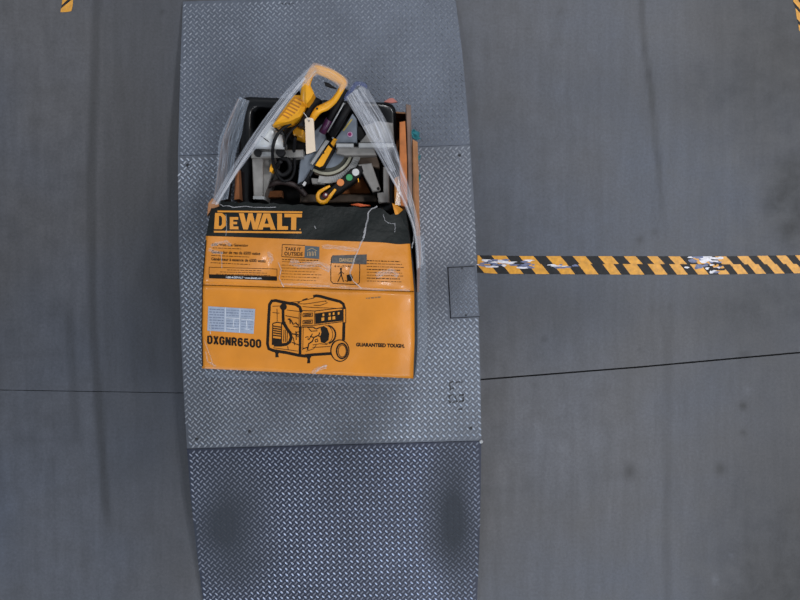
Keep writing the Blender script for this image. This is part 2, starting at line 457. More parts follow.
rt = empty('access_ramp', P(320, 70, 0).xy.to_3d(), 'grey diamond-plate ramp rising to the scale above the saw handle', 'ramp', 'ramps of the floor scale')
_, rl, rr_ = plate('ramp_plate', V_END_TOP, (V_SEAM_TOP[0] - .35, V_SEAM_TOP[1] - .35), Z_END, ZD - 0.0005, M_RAMPT, rt)
tread('tread_lugs', rl, rr_, M_LUGT, rt)
mk = MB()
zr = Z_END + 0.003
for k in range(4):
    u0 = 280.5 + k * 3.6
    for (a, b) in (((u0, 6.5), (u0 + 2, 3)), ((u0 + 1.4, 3), (u0 + 3, 6.5))):
        A = P(*a, zr); B = P(*b, zr); d = (B - A).normalized(); n_ = Vector((-d.y, d.x, 0)) * .002
        MB().prism([A + n_, B + n_, B - n_, A - n_], zr - .0025).build('crayon_mark', MATS['black_crayon'], rt)
rb = empty('access_ramp', P(340, 520, 0).xy.to_3d(), 'bluish dark diamond-plate ramp leading down from the scale below the orange carton', 'ramp', 'ramps of the floor scale')
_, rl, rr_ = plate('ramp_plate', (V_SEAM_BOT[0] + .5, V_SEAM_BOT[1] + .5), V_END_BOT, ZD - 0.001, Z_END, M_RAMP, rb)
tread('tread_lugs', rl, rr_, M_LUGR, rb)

# ------------------------------------------------------------------ hazard tape
M_TY = material('hazard_yellow', srgb(196, 136, 28), 0.42, 0, 0.20, 60, 0.15, 40)
M_TK = material('hazard_black', srgb(22, 22, 25), 0.5, 0, 0.3, 60, 0.15, 40, spec=0.25)
M_TW = material('scuffed_white', srgb(200, 198, 205), 0.35, 0, 0.15, 80, 0.3, 60)
M_TB = material('scuffed_blue_grey', srgb(88, 96, 128), 0.40, 0, 0.3, 80, 0.3, 60)
def tape(name, label, vt, vb, z, starts, slant, u0, u1, duty=0.55, wear=(), edge_jitter=0.0, group=None):
    """striped tape laid on the floor: one thin strip whose stripes are printed on it; pixel lines vt(u), vb(u) are its edges"""
    vs = []; fs = []; mi = []
    def quad(pts, m):
        n = len(vs); vs.extend(pts); fs.append((n, n + 1, n + 2, n + 3)); mi.append(m)
    bnds = []
    for a, c in zip(starts[:-1], starts[1:]):
        b = a + (c - a) * duty * random.uniform(.94, 1.06)
        bnds.append((a, b, 0)); bnds.append((b, c, 1))
    for (a, b, m) in bnds:
        n = 4
        for i in range(n):
            def cl(u): return min(max(u, u0), u1)
            f0, f1 = i / n, (i + 1) / n
            pa0, pb0, pa1, pb1 = cl(a + slant * f0), cl(b + slant * f0), cl(a + slant * f1), cl(b + slant * f1)
            if pb0 - pa0 < 1e-6 and pb1 - pa1 < 1e-6: continue
            V = lambda u, f: P(u, vt(u) + (vb(u) - vt(u)) * f, z)
            quad([V(pa0, f0), V(pa1, f1), V(pb1, f1), V(pb0, f0)], m)
    for (u, f, ru, rf, m) in wear:      # torn print
        pts = []
        n = 9
        c0 = len(vs)
        for q in range(n):
            t = 2 * math.pi * q / n; r = 0.6 + 0.5 * random.random()
            uu = min(max(u + math.cos(t) * ru * r, u0), u1); ff = min(max(f + math.sin(t) * rf * r, 0.0), 1.0)
            p = P(uu, vt(uu) + (vb(uu) - vt(uu)) * ff, z + 0.0003 + 0.0001 * len(fs) / 400); vs.append(p)
        fs.append(tuple(reversed(range(c0, c0 + n)))); mi.append(m)
    # edges down to the floor
    n = 30
    for e in (vt, vb):
        for i in range(n):
            a = u0 + (u1 - u0) * i / n; b = u0 + (u1 - u0) * (i + 1) / n
            p, q = P(a, e(a), z), P(b, e(b), z)
            quad([p, q, Vector((q.x, q.y, 0.0002)), Vector((p.x, p.y, 0.0002))], 1)
    o = link_mesh(name, vs, fs, None, mats=[M_TY, M_TK, M_TW, M_TB], mat_idx=mi)
    tag(o, label, 'tape', group)
    return o
lin = lambda *pts: (lambda u: float(np.interp(u, [p[0] for p in pts], [p[1] for p in pts])))
top_e = lin((470, 255.2), (520, 256), (640, 256.2), (720, 256.4), (800, 255.2), (830, 254.5))
mid_e = lin((470, 265), (520, 265.2), (640, 264.6), (720, 265), (800, 264.6), (830, 264))
mid_e2 = lin((470, 264), (520, 264.2), (640, 264), (720, 264.3), (800, 264), (830, 263.4))
bot_e = lin((470, 272.2), (500, 273.8), (640, 274.6), (720, 274.4), (800, 273.2), (830, 272.5))
w1 = []; w2 = []
for _ in range(26):
    w1.append((random.uniform(482, 530), random.uniform(0.45, 1.0), random.uniform(2, 7), random.uniform(.06, .16), 2 if random.random() < .45 else 3))
for _ in range(24):
    w2.append((random.uniform(478, 578), random.uniform(0.0, 0.35), random.uniform(2, 8), random.uniform(.05, .14), 2 if random.random() < .4 else 3))
for _ in range(20):
    w1.append((random.gauss(703, 9), random.uniform(0.0, 1.0), random.uniform(2, 6), random.uniform(.10, .25), 2 if random.random() < .5 else 3))
for _ in range(14):
    w2.append((random.gauss(708, 8), random.uniform(0.0, 0.8), random.uniform(2, 5), random.uniform(.10, .22), 2 if random.random() < .55 else 3))
for _ in range(14):
    w2.append((random.gauss(722, 6), random.uniform(0.0, 0.6), random.uniform(1, 4), random.uniform(.08, .18), 1))
tape('floor_tape', 'upper of the two yellow and black striped tapes running off the scale', top_e, mid_e, 0.0012, [438, 464.5, 491.5, 519, 546, 572.5, 598, 623.5, 647, 668, 691, 715, 737, 757, 776, 795] + [814 + 19.2 * k for k in range(20)], 8, 477.5, 1150, 0.53, w1, group='hazard tapes beside the scale')
tape('floor_tape', 'lower of the two yellow and black striped tapes running off the scale', mid_e2, bot_e, 0.0020, [451, 476.5, 502, 528, 553, 578, 602.5, 622.5, 647.5, 669, 690, 711, 730, 748, 767, 786] + [805 + 19.2 * k for k in range(20)], 8, 476.5, 1150, 0.54, w2, group='hazard tapes beside the scale')
# loose tape ends at the top corners of the view
def tape_poly(label, polys):
    vs = []; fs = []; mi = []
    for pts, m in polys:
        n = len(vs); q = [P(u, v, 0.0012) for u, v in pts]
        a = sum(q[i].x * q[(i + 1) % len(q)].y - q[(i + 1) % len(q)].x * q[i].y for i in range(len(q)))
        if a < 0: q = q[::-1]
        vs += q; fs.append(tuple(range(n, n + len(q)))); mi.append(m)
        b = [Vector((p.x, p.y, 0.0001)) for p in q]; n2 = len(vs); vs += b; k = len(q)
        for i in range(k): fs.append((n + i, n2 + i, n2 + (i + 1) % k, n + (i + 1) % k)); mi.append(m)
    o = link_mesh('floor_tape', vs, fs, None, mats=[M_TY, M_TK, M_TW, M_TB], mat_idx=mi)
    tag(o, label, 'tape')
tape_poly('short end of striped tape on bare concrete in the upper left corner',
          [([(60.5, 12.2), (60.9, 8.6), (73.2, -1.5), (72.6, 6), (71.2, 11.2), (66, 12)], 0), ([(60.9, 8.6), (61.8, 5.0), (69.2, -2), (73.2, -2), (73.2, -1.5)], 1), ([(61.8, 5), (63, -8), (66, -8), (69.2, -2)], 0), ([(69.2, -2), (66, -8), (74, -14), (73.2, -2)], 1), ([(66, -8), (63, -8), (64, -22), (74.5, -24), (74, -14)], 0)])
tape_poly('slanting striped tape cut by the upper right corner of the view',
          [([(793, 1), (795, -3), (810, 14), (811, 22)], 0), ([(795, -3), (796, -10), (812, 6), (810, 14)], 1), ([(796, -10), (798, -18), (814, -2), (812, 6)], 0), ([(793, 1), (811, 22), (812, 26), (795.5, 8)], 1), ([(795.5, 8), (812, 26), (813, 34), (797, 19)], 0), ([(797, 19), (813, 34), (814, 42), (798.5, 24)], 1), ([(798.5, 24), (814, 42), (815, 50), (799, 30)], 0)])

# ------------------------------------------------------------------ generator carton
ZT = 0.55; DROP = 0.14
def v_crease(u): return 285.0 + (u - 202) / 212.0 * 6.7
def v_bot(u): return 368.5 + (u - 202) / 211.0 * 10.0
def v_top(u): return 201.0 + (u - 213) / 191.0 * 8.5
def u_left(v): return float(np.interp(v, [198, 236, 285, 330, 368.5], [213, 206, 202, 201.4, 202.2]))
def u_right(v): return float(np.interp(v, [208, 244, 292, 340, 379], [405.5, 410, 414.2, 414.6, 413.2]))
def dent(u, v):
    d = 0.0028 * math.sin(u * 0.085 + v * 0.05) * math.sin(v * 0.07 + 1.1)
    d -= 0.012 * math.exp(-((u - 352) / 16) ** 2 - ((v - 272) / 14) ** 2)
    d -= 0.008 * math.exp(-((u - 225) / 12) ** 2 - ((v - 246) / 9) ** 2)
    d -= 0.010 * math.exp(-((u - 272) / 9) ** 2 - ((v - 268) / 14) ** 2)
    d -= 0.020 * max(0.0, (u - 392) / 22) ** 2 * (1.0 if v < v_crease(u) else 0.7)
    d -= 0.016 * max(0.0, (212 - u) / 12) ** 2 * (1.0 if v < 230 else 0.35)
    d -= 0.006 * math.exp(-((v - v_crease(u)) / 3.0) ** 2)
    d += 0.006 * math.exp(-((u - 218) / 7) ** 2 - ((v - 355) / 12) ** 2)
    return d
def surf_z(u, v):
    vc = v_crease(u)
    z = ZT if v >= vc else ZT - DROP * (vc - v) / 83.0
    return z + dent(u, v)
def S(u, v, off=0.0009):
    return P(u, v, surf_z(u, v) + off)

M_ORANGE = material('orange_printed_card', (0.56, 0.198, 0.012, 1), 0.42, 0, 0.10, 9, 0.25, 22, coat=0.12)
M_BAND = material('charcoal_print', srgb(15, 20, 20), 0.42, 0, 0.25, 18, 0.25, 26, coat=0.0, spec=0.2)
M_INK = material('black_print', (0.010, 0.007, 0.005, 1), 0.6, 0, 0.3, 60, spec=0.15)
M_LOGO = material('logo_orange', (0.60, 0.235, 0.015, 1), 0.42, 0, 0.06, 20, coat=0.3)
M_LABEL = material('silver_label', srgb(150, 160, 178), 0.32, 0.1, 0.10, 40)
M_LABELW = material('white_print', srgb(196, 200, 208), 0.5)
M_KRAFT = material('brown_kraft_card', srgb(150, 104, 68), 0.8, 0, 0.20, 25, 0.2, 60)
M_KRAFTD = material('inner_kraft_card', srgb(120, 72, 38), 0.85, 0, 0.25, 25, 0.2, 60)

carton = empty('generator_carton', P(310, 270, ZD).xy.to_3d() + Vector((0, 0, ZD)), 'crumpled orange and charcoal printed carton holding the yellow saw in its torn open end', 'box')
def panel(name, v0f, v1f, n_u, n_v, mat):
    vs = []; fs = []
    for j in range(n_v + 1):
        for i in range(n_u + 1):
            s_ = i / n_u; t = j / n_v
            u = 210 + s_ * 195
            for _ in range(3):
                v = v0f(u) + (v1f(u) - v0f(u)) * t
                u = u_left(v) + (u_right(v) - u_left(v)) * s_
            vs.append(S(u, v, 0.0))
    for j in range(n_v):
        for i in range(n_u):
            a = j * (n_u + 1) + i
            fs.append((a, a + n_u + 1, a + n_u + 2, a + 1))
    # card thickness
    n = len(vs); vs += [p - Vector((0, 0, 0.006)) for p in vs]
    fs += [tuple(reversed([q + n for q in f])) for f in fs]
    rim = [i for i in range(n_u + 1)] + [(j + 1) * (n_u + 1) - 1 for j in range(1, n_v + 1)] + [n_v * (n_u + 1) + i for i in range(n_u - 1, -1, -1)] + [j * (n_u + 1) for j in range(n_v - 1, 0, -1)]
    for a, b in zip(rim, rim[1:] + rim[:1]): fs.append((a, b, b + n, a + n))
    return link_mesh(name, vs, fs, mat, carton, smooth=True)
p_low = panel('lower_panel', lambda u: v_crease(u) + .3, v_bot, 48, 22, M_ORANGE)
ragged = lambda u: v_top(u) + 0.9 * math.sin(u * 0.35) * math.sin(u * 0.11) + (5.5 * math.exp(-((u - 391) / 6.5) ** 2)) + 2.5 * math.exp(-((u - 214) / 3) ** 2)
p_up = panel('upper_panel', ragged, lambda u: v_crease(u) - .3, 60, 26, M_ORANGE)
# walls, hanging from the panels' edges
def wall(name, pts, z0, mat, thick=0.006, bulge=0.0):
    b = MB(); pts = [Vector(p) for p in pts]; n = len(pts); offs = []
    for i in range(n):
        d = (pts[min(i + 1, n - 1)] - pts[max(i - 1, 0)]); d.z = 0; d.normalize(); offs.append(Vector((-d.y, d.x, 0)) * thick)
    vs = []
    for p, o_ in zip(pts, offs):
        q = Vector((p.x, p.y, z0)) - o_.normalized() * bulge
        vs += [p, p + o_, q + o_, q]
    fs = []
    for i in range(n - 1):
        for k in range(4): fs.append((i * 4 + k, i * 4 + (k + 1) % 4, i * 4 + 4 + (k + 1) % 4, i * 4 + 4 + k))
    fs.append((0, 3, 2, 1)); fs.append(tuple((n - 1) * 4 + k for k in range(4)))
    b.add(vs, fs); return b.build(name, mat, carton)
ZB = ZD + 0.0028
dn = Vector((0, 0, 0.004))
L_line = [S(u_left(v), v, 0) - dn for v in (368.5, 345, 315, 285.5, 262, 236, 215, 203)]
R_line = [S(u_right(v), v, 0) - dn for v in (211, 228, 244, 268, 291.5, 315, 345, 378.8)]
B_line = [S(u, v_bot(u), 0) - dn for u in (413.2, 380, 340, 300, 260, 230, 202.2)]
wall('front_wall', B_line, ZB, M_KRAFT, -0.006)
wall('side_wall', L_line, ZB, M_BAND, -0.006)
wall('side_wall', R_line, ZB, M_BAND, -0.006, 0.022)
NL1, NL2 = P(222, 141, .30), P(238, 98.5, .25)
wall('side_wall', [L_line[-1] + Vector((0, 0, -.004)), P(216.5, 180, .36), P(219, 160, .335), NL1, P(229, 120, .265), NL2], ZB, material('grey_brown_card', srgb(112, 92, 82), 0.8, 0, 0.25, 20), -0.006)
wall('back_wall', [Vector((-.62, .770, .212)), Vector((-.3, .757, .212)), Vector((.03, .735, .212))], ZB, M_KRAFT, -0.006)
# double right-hand wall: orange-brown inner liner, dark gap, weathered outer wall
b = MB(); b.prism([P(u, v, z) for u, v, z in ((399.5, 122, .40), (405.2, 121, .40), (407, 160, .41), (407.5, 206, .42), (400.5, 206, .42), (399.5, 160, .41))], ZB, .002)
b.build('inner_liner', material('orange_kraft_card', srgb(164, 96, 46), 0.75, 0, 0.2, 30), carton)
b = MB(); b.prism([P(u, v, z) for u, v, z in ((405.8, 104, .36), (411, 105, .36), (411.5, 140, .37), (412.6, 207, .38), (408.6, 207, .38), (407.4, 150, .37), (406.2, 122, .36))], ZB, .002)
b.build('outer_liner', material('grey_brown_card', srgb(112, 92, 82), 0.8, 0, 0.25, 20), carton)
b = MB(); b.prism([P(u, v, z) for u, v, z in ((412.3, 139, .36), (417.6, 142, .345), (418.6, 170, .35), (419.6, 215, .34), (421, 255, .30), (419, 292, .28), (417, 292, .29), (416.8, 246, .33), (413.2, 205, .37))], ZB, .002)
b.build('outer_flap', M_KRAFT, carton)
# bottom sheet and torn scraps of the same carton
link_mesh('bottom_sheet', [Vector((q.x, q.y, ZB)) for q in (L_line[0], B_line[0], P(410, 103, .29), NL2)], [(0, 1, 2, 3)], M_KRAFTD, carton)
b = MB(); b.prism([P(u, v, z) for u, v, z in ((235.5, 172, .33), (238.5, 169, .34), (239.4, 199, .36), (234, 200, .36))], .29, .001)
b.build('torn_flap', M_KRAFTD, carton)
b = MB(); b.prism([P(u, v, z) for u, v, z in ((392, 203, .425), (397.5, 205.5, .43), (403, 209.5, .435), (399, 213.5, .42), (395.5, 216, .42))], .405, .001)
b.build('torn_corner', M_LOGO, carton)
b = MB(); b.prism([P(u, v, z) for u, v, z in ((394.5, 178, .33), (399, 176, .33), (403, 206, .36), (394.5, 205, .35))], .29, .001)
b.build('torn_flap', M_LOGO, carton)
b = MB(); b.prism([P(u, v, z) for u, v, z in ((350, 204.6, .40), (358, 203.2, .405), (371, 205.6, .40), (360, 206.8, .40))], .38, .001)
b.build('torn_strip', material('red_orange_print', srgb(176, 76, 32), 0.6), carton)
b = MB(); b.prism([P(u, v, z) for u, v, z in ((208, 203, .43), (212, 198, .44), (217, 201.5, .435), (219, 206, .425), (212, 209, .42), (207, 216, .42))], .395, .002)
b.build('torn_corner', M_KRAFT, carton)

# ---- print on the panels
class Ink:
    def __init__(s, off=0.0009): s.v = []; s.f = []; s.off = off
    def poly(s, pts):
        a = sum(pts[i][0] * pts[(i + 1) % len(pts)][1] - pts[(i + 1) % len(pts)][0] * pts[i][1] for i in range(len(pts)))
        if a > 0: pts = pts[::-1]
        n = len(s.v); s.v += [S(u, v, s.off) for u, v in pts]; s.f.append(tuple(range(n, n + len(pts)))); return s
    def quad(s, a, b, c, d, nu=10, nv=5):
        """filled four-sided patch (corners in order) fine enough to follow the card"""
        a, b, c, d = map(Vector, (a, b, c, d)); n = len(s.v)
        for j in range(nv + 1):
            for i in range(nu + 1):
                p = a.lerp(b, i / nu).lerp(d.lerp(c, i / nu), j / nv); s.v.append(S(p.x, p.y, s.off))
        for j in range(nv):
            for i in range(nu):
                k = n + j * (nu + 1) + i; s.f.append((k, k + nu + 1, k + nu + 2, k + 1))
        return s
    def line(s, pts, w, step=4.0):
        q = [Vector(pts[0])]
        for a, b in zip(pts, pts[1:]):
            a, b = Vector(a), Vector(b); k = max(1, int((b - a).length / step))
            q += [a + (b - a) * (i + 1) / k for i in range(k)]
        n0 = len(s.v); n = len(q)
        for i, p in enumerate(q):
            d = (q[min(i + 1, n - 1)] - q[max(0, i - 1)])
            d = d.normalized() if d.length else Vector((1, 0)); nn = Vector((-d.y, d.x)) * w / 2
            s.v.append(S(p.x + nn.x, p.y + nn.y, s.off)); s.v.append(S(p.x - nn.x, p.y - nn.y, s.off))
        for i in range(n - 1): s.f.append((n0 + 2 * i, n0 + 2 * i + 2, n0 + 2 * i + 3, n0 + 2 * i + 1))
        return s
    def ring(s, cu, cv, ru, rv, w, a0=0, a1=360, rot=0, n=28):
        pts = []
        for k in range(n + 1):
            t = math.radians(a0 + (a1 - a0) * k / n); x = math.cos(t) * ru; y = math.sin(t) * rv; r = math.radians(rot)
            pts.append((cu + x * math.cos(r) - y * math.sin(r), cv + x * math.sin(r) + y * math.cos(r)))
        return s.line(pts, w, 99)
    def blob(s, cu, cv, ru, rv, n=16):
        return s.poly([(cu + math.cos(2 * math.pi * k / n) * ru, cv + math.sin(2 * math.pi * k / n) * rv) for k in range(n)])
    def dashes(s, u0, v0, u1, v1, w, seed=0):
        """words of print too small to read"""
        r = random.Random(seed); L_ = u1 - u0; u = u0
        while u < u1:
            l = min(u1 - u, r.uniform(1.2, 4.2)); f = lambda q: v0 + (v1 - v0) * (q - u0) / max(L_, .01)
            s.line([(u, f(u)), (u + l, f(u + l))], w * r.uniform(.8, 1.1), 99); u += l + r.uniform(.5, .9)
        return s
    def text(s, body, u0, v0, u1, v1, cap, bold=0.0, word=1.0):
        """one line of lettering, baseline from u0,v0 to u1,v1, capitals cap pixels tall"""
        cu = bpy.data.curves.new('lettering', 'FONT'); cu.body = body; cu.offset = bold; cu.resolution_u = 3; cu.space_word = word
        ob = bpy.data.objects.new('lettering', cu); COL.objects.link(ob)
        dg = bpy.context.evaluated_depsgraph_get(); dg.update()
        me = bpy.data.meshes.new_from_object(ob.evaluated_get(dg))
        co = np.array([v.co[:2] for v in me.vertices]); faces = [tuple(p.vertices) for p in me.polygons]
        bpy.data.objects.remove(ob); bpy.data.meshes.remove(me); bpy.data.curves.remove(cu)
        x0, x1 = co[:, 0].min(), co[:, 0].max()
        caph = 0.70
        d = Vector((u1 - u0, v1 - v0)); Lw = d.length; d.normalize(); nn = Vector((d.y, -d.x))
        n = len(s.v)
        for x, y in co:
            p = Vector((u0, v0)) + d * ((x - x0) / (x1 - x0) * Lw) + nn * (y / caph * cap)
            s.v.append(S(p.x, p.y, s.off))
        s.f += [tuple(i + n for i in f) for f in faces]
        return s
    def build(s, name, mat, parent): return link_mesh(name, s.v, s.f, mat, parent)

# charcoal header band
vs = []; fs = []
NU, NV = 60, 12
def v_bandbot(u): return 235.8 + (u - 206) / 203.0 * 7.6 + 1.2 * math.exp(-((u - 398) / 9) ** 2)
for j in range(NV + 1):
    for i in range(NU + 1):
        t = j / NV; u = 300
        for _ in range(4):
            v = ragged(u) + (v_bandbot(u) - ragged(u)) * t; u = u_left(v) + (u_right(v) - u_left(v)) * i / NU
        vs.append(S(u, v, 0.0006))
for j in range(NV):
    for i in range(NU):
        a = j * (NU + 1) + i; fs.append((a, a + NU + 1, a + NU + 2, a + 1))
band = link_mesh('header_band', vs, fs, M_BAND, p_up, smooth=True)

# logo: heavy slab letters between two rules
lg = Ink(0.0016)
Z7 = lambda x, y: (195 + x / 6.667, 200 + (y + (x - 128) * 0.010) / 6.667)
G = lambda pts: lg.poly([Z7(*p) for p in pts])
for (y0, y1, xa, xb) in ((70, 81, 150, 716), (205, 217, 126, 710)):
    for k in range(10):
        a = xa + (xb - xa) * k / 10; c = xa + (xb - xa) * (k + 1) / 10
        G([(a, y0), (c, y0), (c, y1), (a, y1)])
G([(134, 86), (160, 86), (158, 194), (127, 194)]); G([(160, 86), (180, 86), (206, 108), (180, 118), (172, 106), (160, 106)]); G([(180, 118), (206, 108), (206, 170), (180, 160)]); G([(159, 172), (172, 172), (180, 160), (206, 170), (180, 194), (158, 194)])
G([(232, 112), (255, 112), (255, 194), (232, 194)]); G([(255, 112), (288, 112), (288, 130), (255, 130)]); G([(255, 144), (281, 144), (281, 160), (255, 160)]); G([(255, 175), (290, 175), (290, 194), (255, 194)])
G([(292, 86), (326, 86), (342, 150), (336, 194), (322, 194)]); G([(342, 150), (356, 86), (384, 86), (371, 130), (352, 194), (336, 194)]); G([(371, 130), (384, 86), (400, 150), (402, 194), (386, 194)]); G([(400, 150), (414, 86), (446, 86), (416, 194), (402, 194)])
G([(456, 86), (478, 86), (478, 112), (463, 155), (456, 178), (451, 194), (418, 194)]); G([(478, 86), (500, 86), (538, 194), (504, 194), (500, 178), (492, 155), (478, 112)]); G([(463, 155), (492, 155), (500, 178), (456, 178)])
G([(548, 86), (580, 86), (580, 170), (620, 170), (620, 194), (548, 194)])
G([(596, 86), (713, 86), (713, 110), (676, 110), (674, 194), (640, 194), (642, 110), (596, 110)])
G([(696, 186), (704, 186), (704, 194), (696, 194)])
lg.build('brand_lettering', M_LOGO, p_up)

# small print on the upper panel
tx = Ink()
tx.text('6500 Watt Gas Generator', 211.6, 245.8, 248.2, 246.6, 2.6, 0.02)
tx.text('Generador de gas de 6500 vatios', 211.4, 253.2, 260.2, 255.0, 2.9, 0.02)
tx.text('Générateur à essence de 6500 watts', 211.2, 260.2, 265.6, 262.4, 2.9, 0.02)
tx.dashes(213, 247.8, 241, 248.9, .55, 1); tx.dashes(211.4, 255.4, 249, 257, .55, 2); tx.dashes(210.6, 262.6, 250, 264.6, .55, 3)
tx.build('product_lettering', M_INK, p_up)
ad = Ink()
ad.line([(209.2, 267.2), (277, 269.0)], .45); ad.line([(209.2, 267.2), (209, 274.4)], .45); ad.line([(277, 269), (277, 276.4)], .45)
for k, (a, b) in enumerate(((227, 262), (220, 267), (216, 270))): ad.dashes(a, 269.4 + 2.2 * k + (a - 209) * .027, b, 269.4 + 2.2 * k + (b - 209) * .027, .5, 10 + k)
ad.quad((209, 274.3), (277, 276.3), (277, 280.7), (209, 278.2), 24, 3)
ad.build('address_bar', M_INK, p_up)
Ink(0.0018).text('1-800-4-DEWALT • www.dewalt.com', 226, 278.2, 261.5, 279.2, 2.0, 0.02).build('address_lettering', M_LABELW, p_up)

ob_ = Ink()
for a, b in (((282.3, 244.4), (305, 245.4)), ((282.3, 244.4), (281.8, 256.6)), ((281.8, 256.6), (304.5, 257.8))): ob_.line([a, b], .55)
ob_.text('TAKE IT', 285, 250.4, 301, 251.0, 3.3, 0.015); ob_.text('OUTSIDE', 284.3, 255.2, 302.6, 255.9, 3.5, 0.015)
ob_.dashes(282.2, 259.4, 318, 260.6, .7, 21); ob_.dashes(282.2, 261.6, 312, 262.8, .45, 22)
for k in range(6): ob_.dashes(281.5, 265 + 2.9 * k, 322 - 3 * (k % 3), 266.2 + 2.9 * k, .38, 23 + k)
ob_.build('outside_notice', M_INK, p_up)
M_SLATE = material('slate_print', srgb(66, 76, 84), 0.45)
Ink(0.0010).quad((305, 245.6), (319.4, 246.8), (319.2, 259), (304.4, 257.8), 6, 6).build('notice_square', M_SLATE, p_up)
ic = Ink(0.0018)
for k in range(3):
    u = 307.6 + 3.0 * k; ic.line([(u, 256), (u + .2, 252.2), (u + 1.8, 251.4), (u + 2, 256)], .55)
ic.line([(307, 250.4), (312, 248.2), (317, 251)], .5)
ic.build('notice_icon', material('tan_print', srgb(176, 146, 104), 0.5), p_up)

dg_ = Ink()
dg_.line([(333.5, 255.4), (331.4, 257.5), (330.7, 268), (330.9, 281), (333, 283.4), (345, 284), (357, 284.4), (359.4, 282.5), (359.8, 270), (359.6, 264)], .7, 3)
dg_.blob(341, 268.8, 1.1, 1.2, 10); dg_.line([(341, 269.5), (341.2, 275)], 1.5); dg_.line([(341.2, 274.5), (337.8, 281.8)], .9); dg_.line([(341.2, 274.5), (343.6, 281.8)], .9); dg_.line([(341, 271), (338.6, 274.8)], .6); dg_.line([(341, 271), (344, 274)], .6)
dg_.poly([(346.6, 275), (351, 274), (353, 277.5), (351.5, 281.4), (347.2, 281)]); dg_.text('6 m (20 ft)', 334.5, 267, 351, 267.4, 2.0, 0.01)
dg_.line([(345, 280.5), (348, 281.6)], .6)
dg_.build('danger_panel', M_INK, p_up)
hd = Ink(0.0010)
hd.quad((332.4, 255.4), (366.8, 254.4), (366.6, 264.4), (331.2, 263.0), 14, 5)
hd.build('danger_header', material('faded_slate_print', srgb(64, 62, 62), 0.5, 0, 0.4, 90), p_up)
Ink(0.0018).text('DANGER', 339.5, 261.6, 355, 262.0, 3.6, 0.01).build('danger_lettering', material('tan_print', None), p_up)
wr = Ink()
for k in range(8):
    v = 260.6 + 2.9 * k; wr.dashes(366.8, v, 400 + 4 * ((k * 7) % 3) / 2, v + 1.0, .75 if k in (0, 3, 6) else .5, 40 + k)
wr.build('warning_text', M_INK, p_up)

# lower panel: label, model number, slogan, picture of the generator
sl = Ink(0.0012).quad((208.2, 306.3), (255.2, 309), (253.6, 333.8), (207.3, 330.6), 16, 10)
sticker = sl.build('spec_sticker', M_LABEL, p_low)
st_ = Ink(0.0019)
for k in range(8): st_.dashes(209.4, 309.2 + 2.7 * k, 224, 309.8 + 2.7 * k, .9, 60 + k)
for k in range(8): st_.dashes(226.5, 310 + 2.7 * k, 239, 310.5 + 2.7 * k, .5 + .3 * (k % 2), 70 + k)
for k in range(8): st_.dashes(241.2, 311 + 2.6 * k, 253, 311.5 + 2.6 * k, .45 + .35 * (k % 3 == 0), 80 + k)
st_.build('sticker_text', material('grey_blue_print', srgb(104, 112, 134), 0.5), p_low)
fr = Ink(0.0022)
for pts in ([(225.4, 307.4), (225, 331.6)], [(240, 308.4), (239.4, 332.8)], [(226, 317.8), (239.6, 318.6)], [(234, 319), (233, 327)], [(241, 319), (253.8, 320)], [(246.5, 320.5), (247, 328.5)], [(226.5, 328), (238.5, 329)], [(244.5, 329), (249.5, 329.3)]):
    fr.line(pts, .6)
fr.build('sticker_rules', material('white_print', None), p_low)

mn = Ink()
GLYPH = {'D': [[(0, 0), (0, 1), (.6, 1), (.9, .9), (1, .72), (1, .28), (.9, .1), (.6, 0), (-.1, 0)]], 'X': [[(0, -.1), (1, 1.1)], [(0, 1.1), (1, -.1)]],
         'G': [[(1, .74), (.9, .92), (.65, 1), (.35, 1), (.1, .92), (0, .74), (0, .26), (.1, .08), (.35, 0), (.65, 0), (.9, .08), (1, .26), (1, .5)], [(1.1, .48), (.55, .48)]],
         'N': [[(0, -.1), (0, 1.1)], [(1, -.1), (1, 1.1)], [(.05, 1.05), (.95, -.05)]], 'R': [[(0, -.1), (0, 1.1)], [(0, 1), (.65, 1), (.92, .92), (1, .76), (.92, .58), (.65, .5), (0, .5)], [(.6, .5), (1, -.1)]],
         '6': [[(1, .78), (.88, .95), (.65, 1), (.35, 1), (.1, .92), (0, .74), (0, .26), (.1, .08), (.35, 0), (.65, 0), (.9, .08), (1, .26), (.95, .46), (.7, .56), (.3, .56), (.04, .46)]],
         '5': [[(1, 1), (.08, 1), (.04, .54), (.4, .63), (.75, .6), (1, .42), (1, .22), (.85, .05), (.6, 0), (.3, .0), (.0, .18)]],
         '0': [[(0, .5), (0, .74), (.1, .92), (.35, 1), (.65, 1), (.9, .92), (1, .74), (1, .26), (.9, .08), (.65, 0), (.35, 0), (.1, .08), (0, .26), (0, .5)]]}
for k, ch in enumerate('DXGNR6500'):      # heavy condensed capitals
    for st in GLYPH[ch]:
        mn.line([(208.1 + 6.08 * k + 3.55 * x, 343.0 + .48 * k - 6.75 * y + .27 * x) for x, y in st], 2.0, 99)
mn.build('model_lettering', M_INK, p_low)
sg = Ink(); sg.text('GUARANTEED TOUGH.', 356.0, 346.2, 404.6, 347.6, 3.4, 0.05); sg.build('slogan_lettering', M_INK, p_low)
sm_ = Ink(); sm_.dashes(366, 298.4, 381, 297.0, 1.2, 91); sm_.build('smudged_print', material('grey_print', srgb(120, 92, 60), 0.6), p_low)

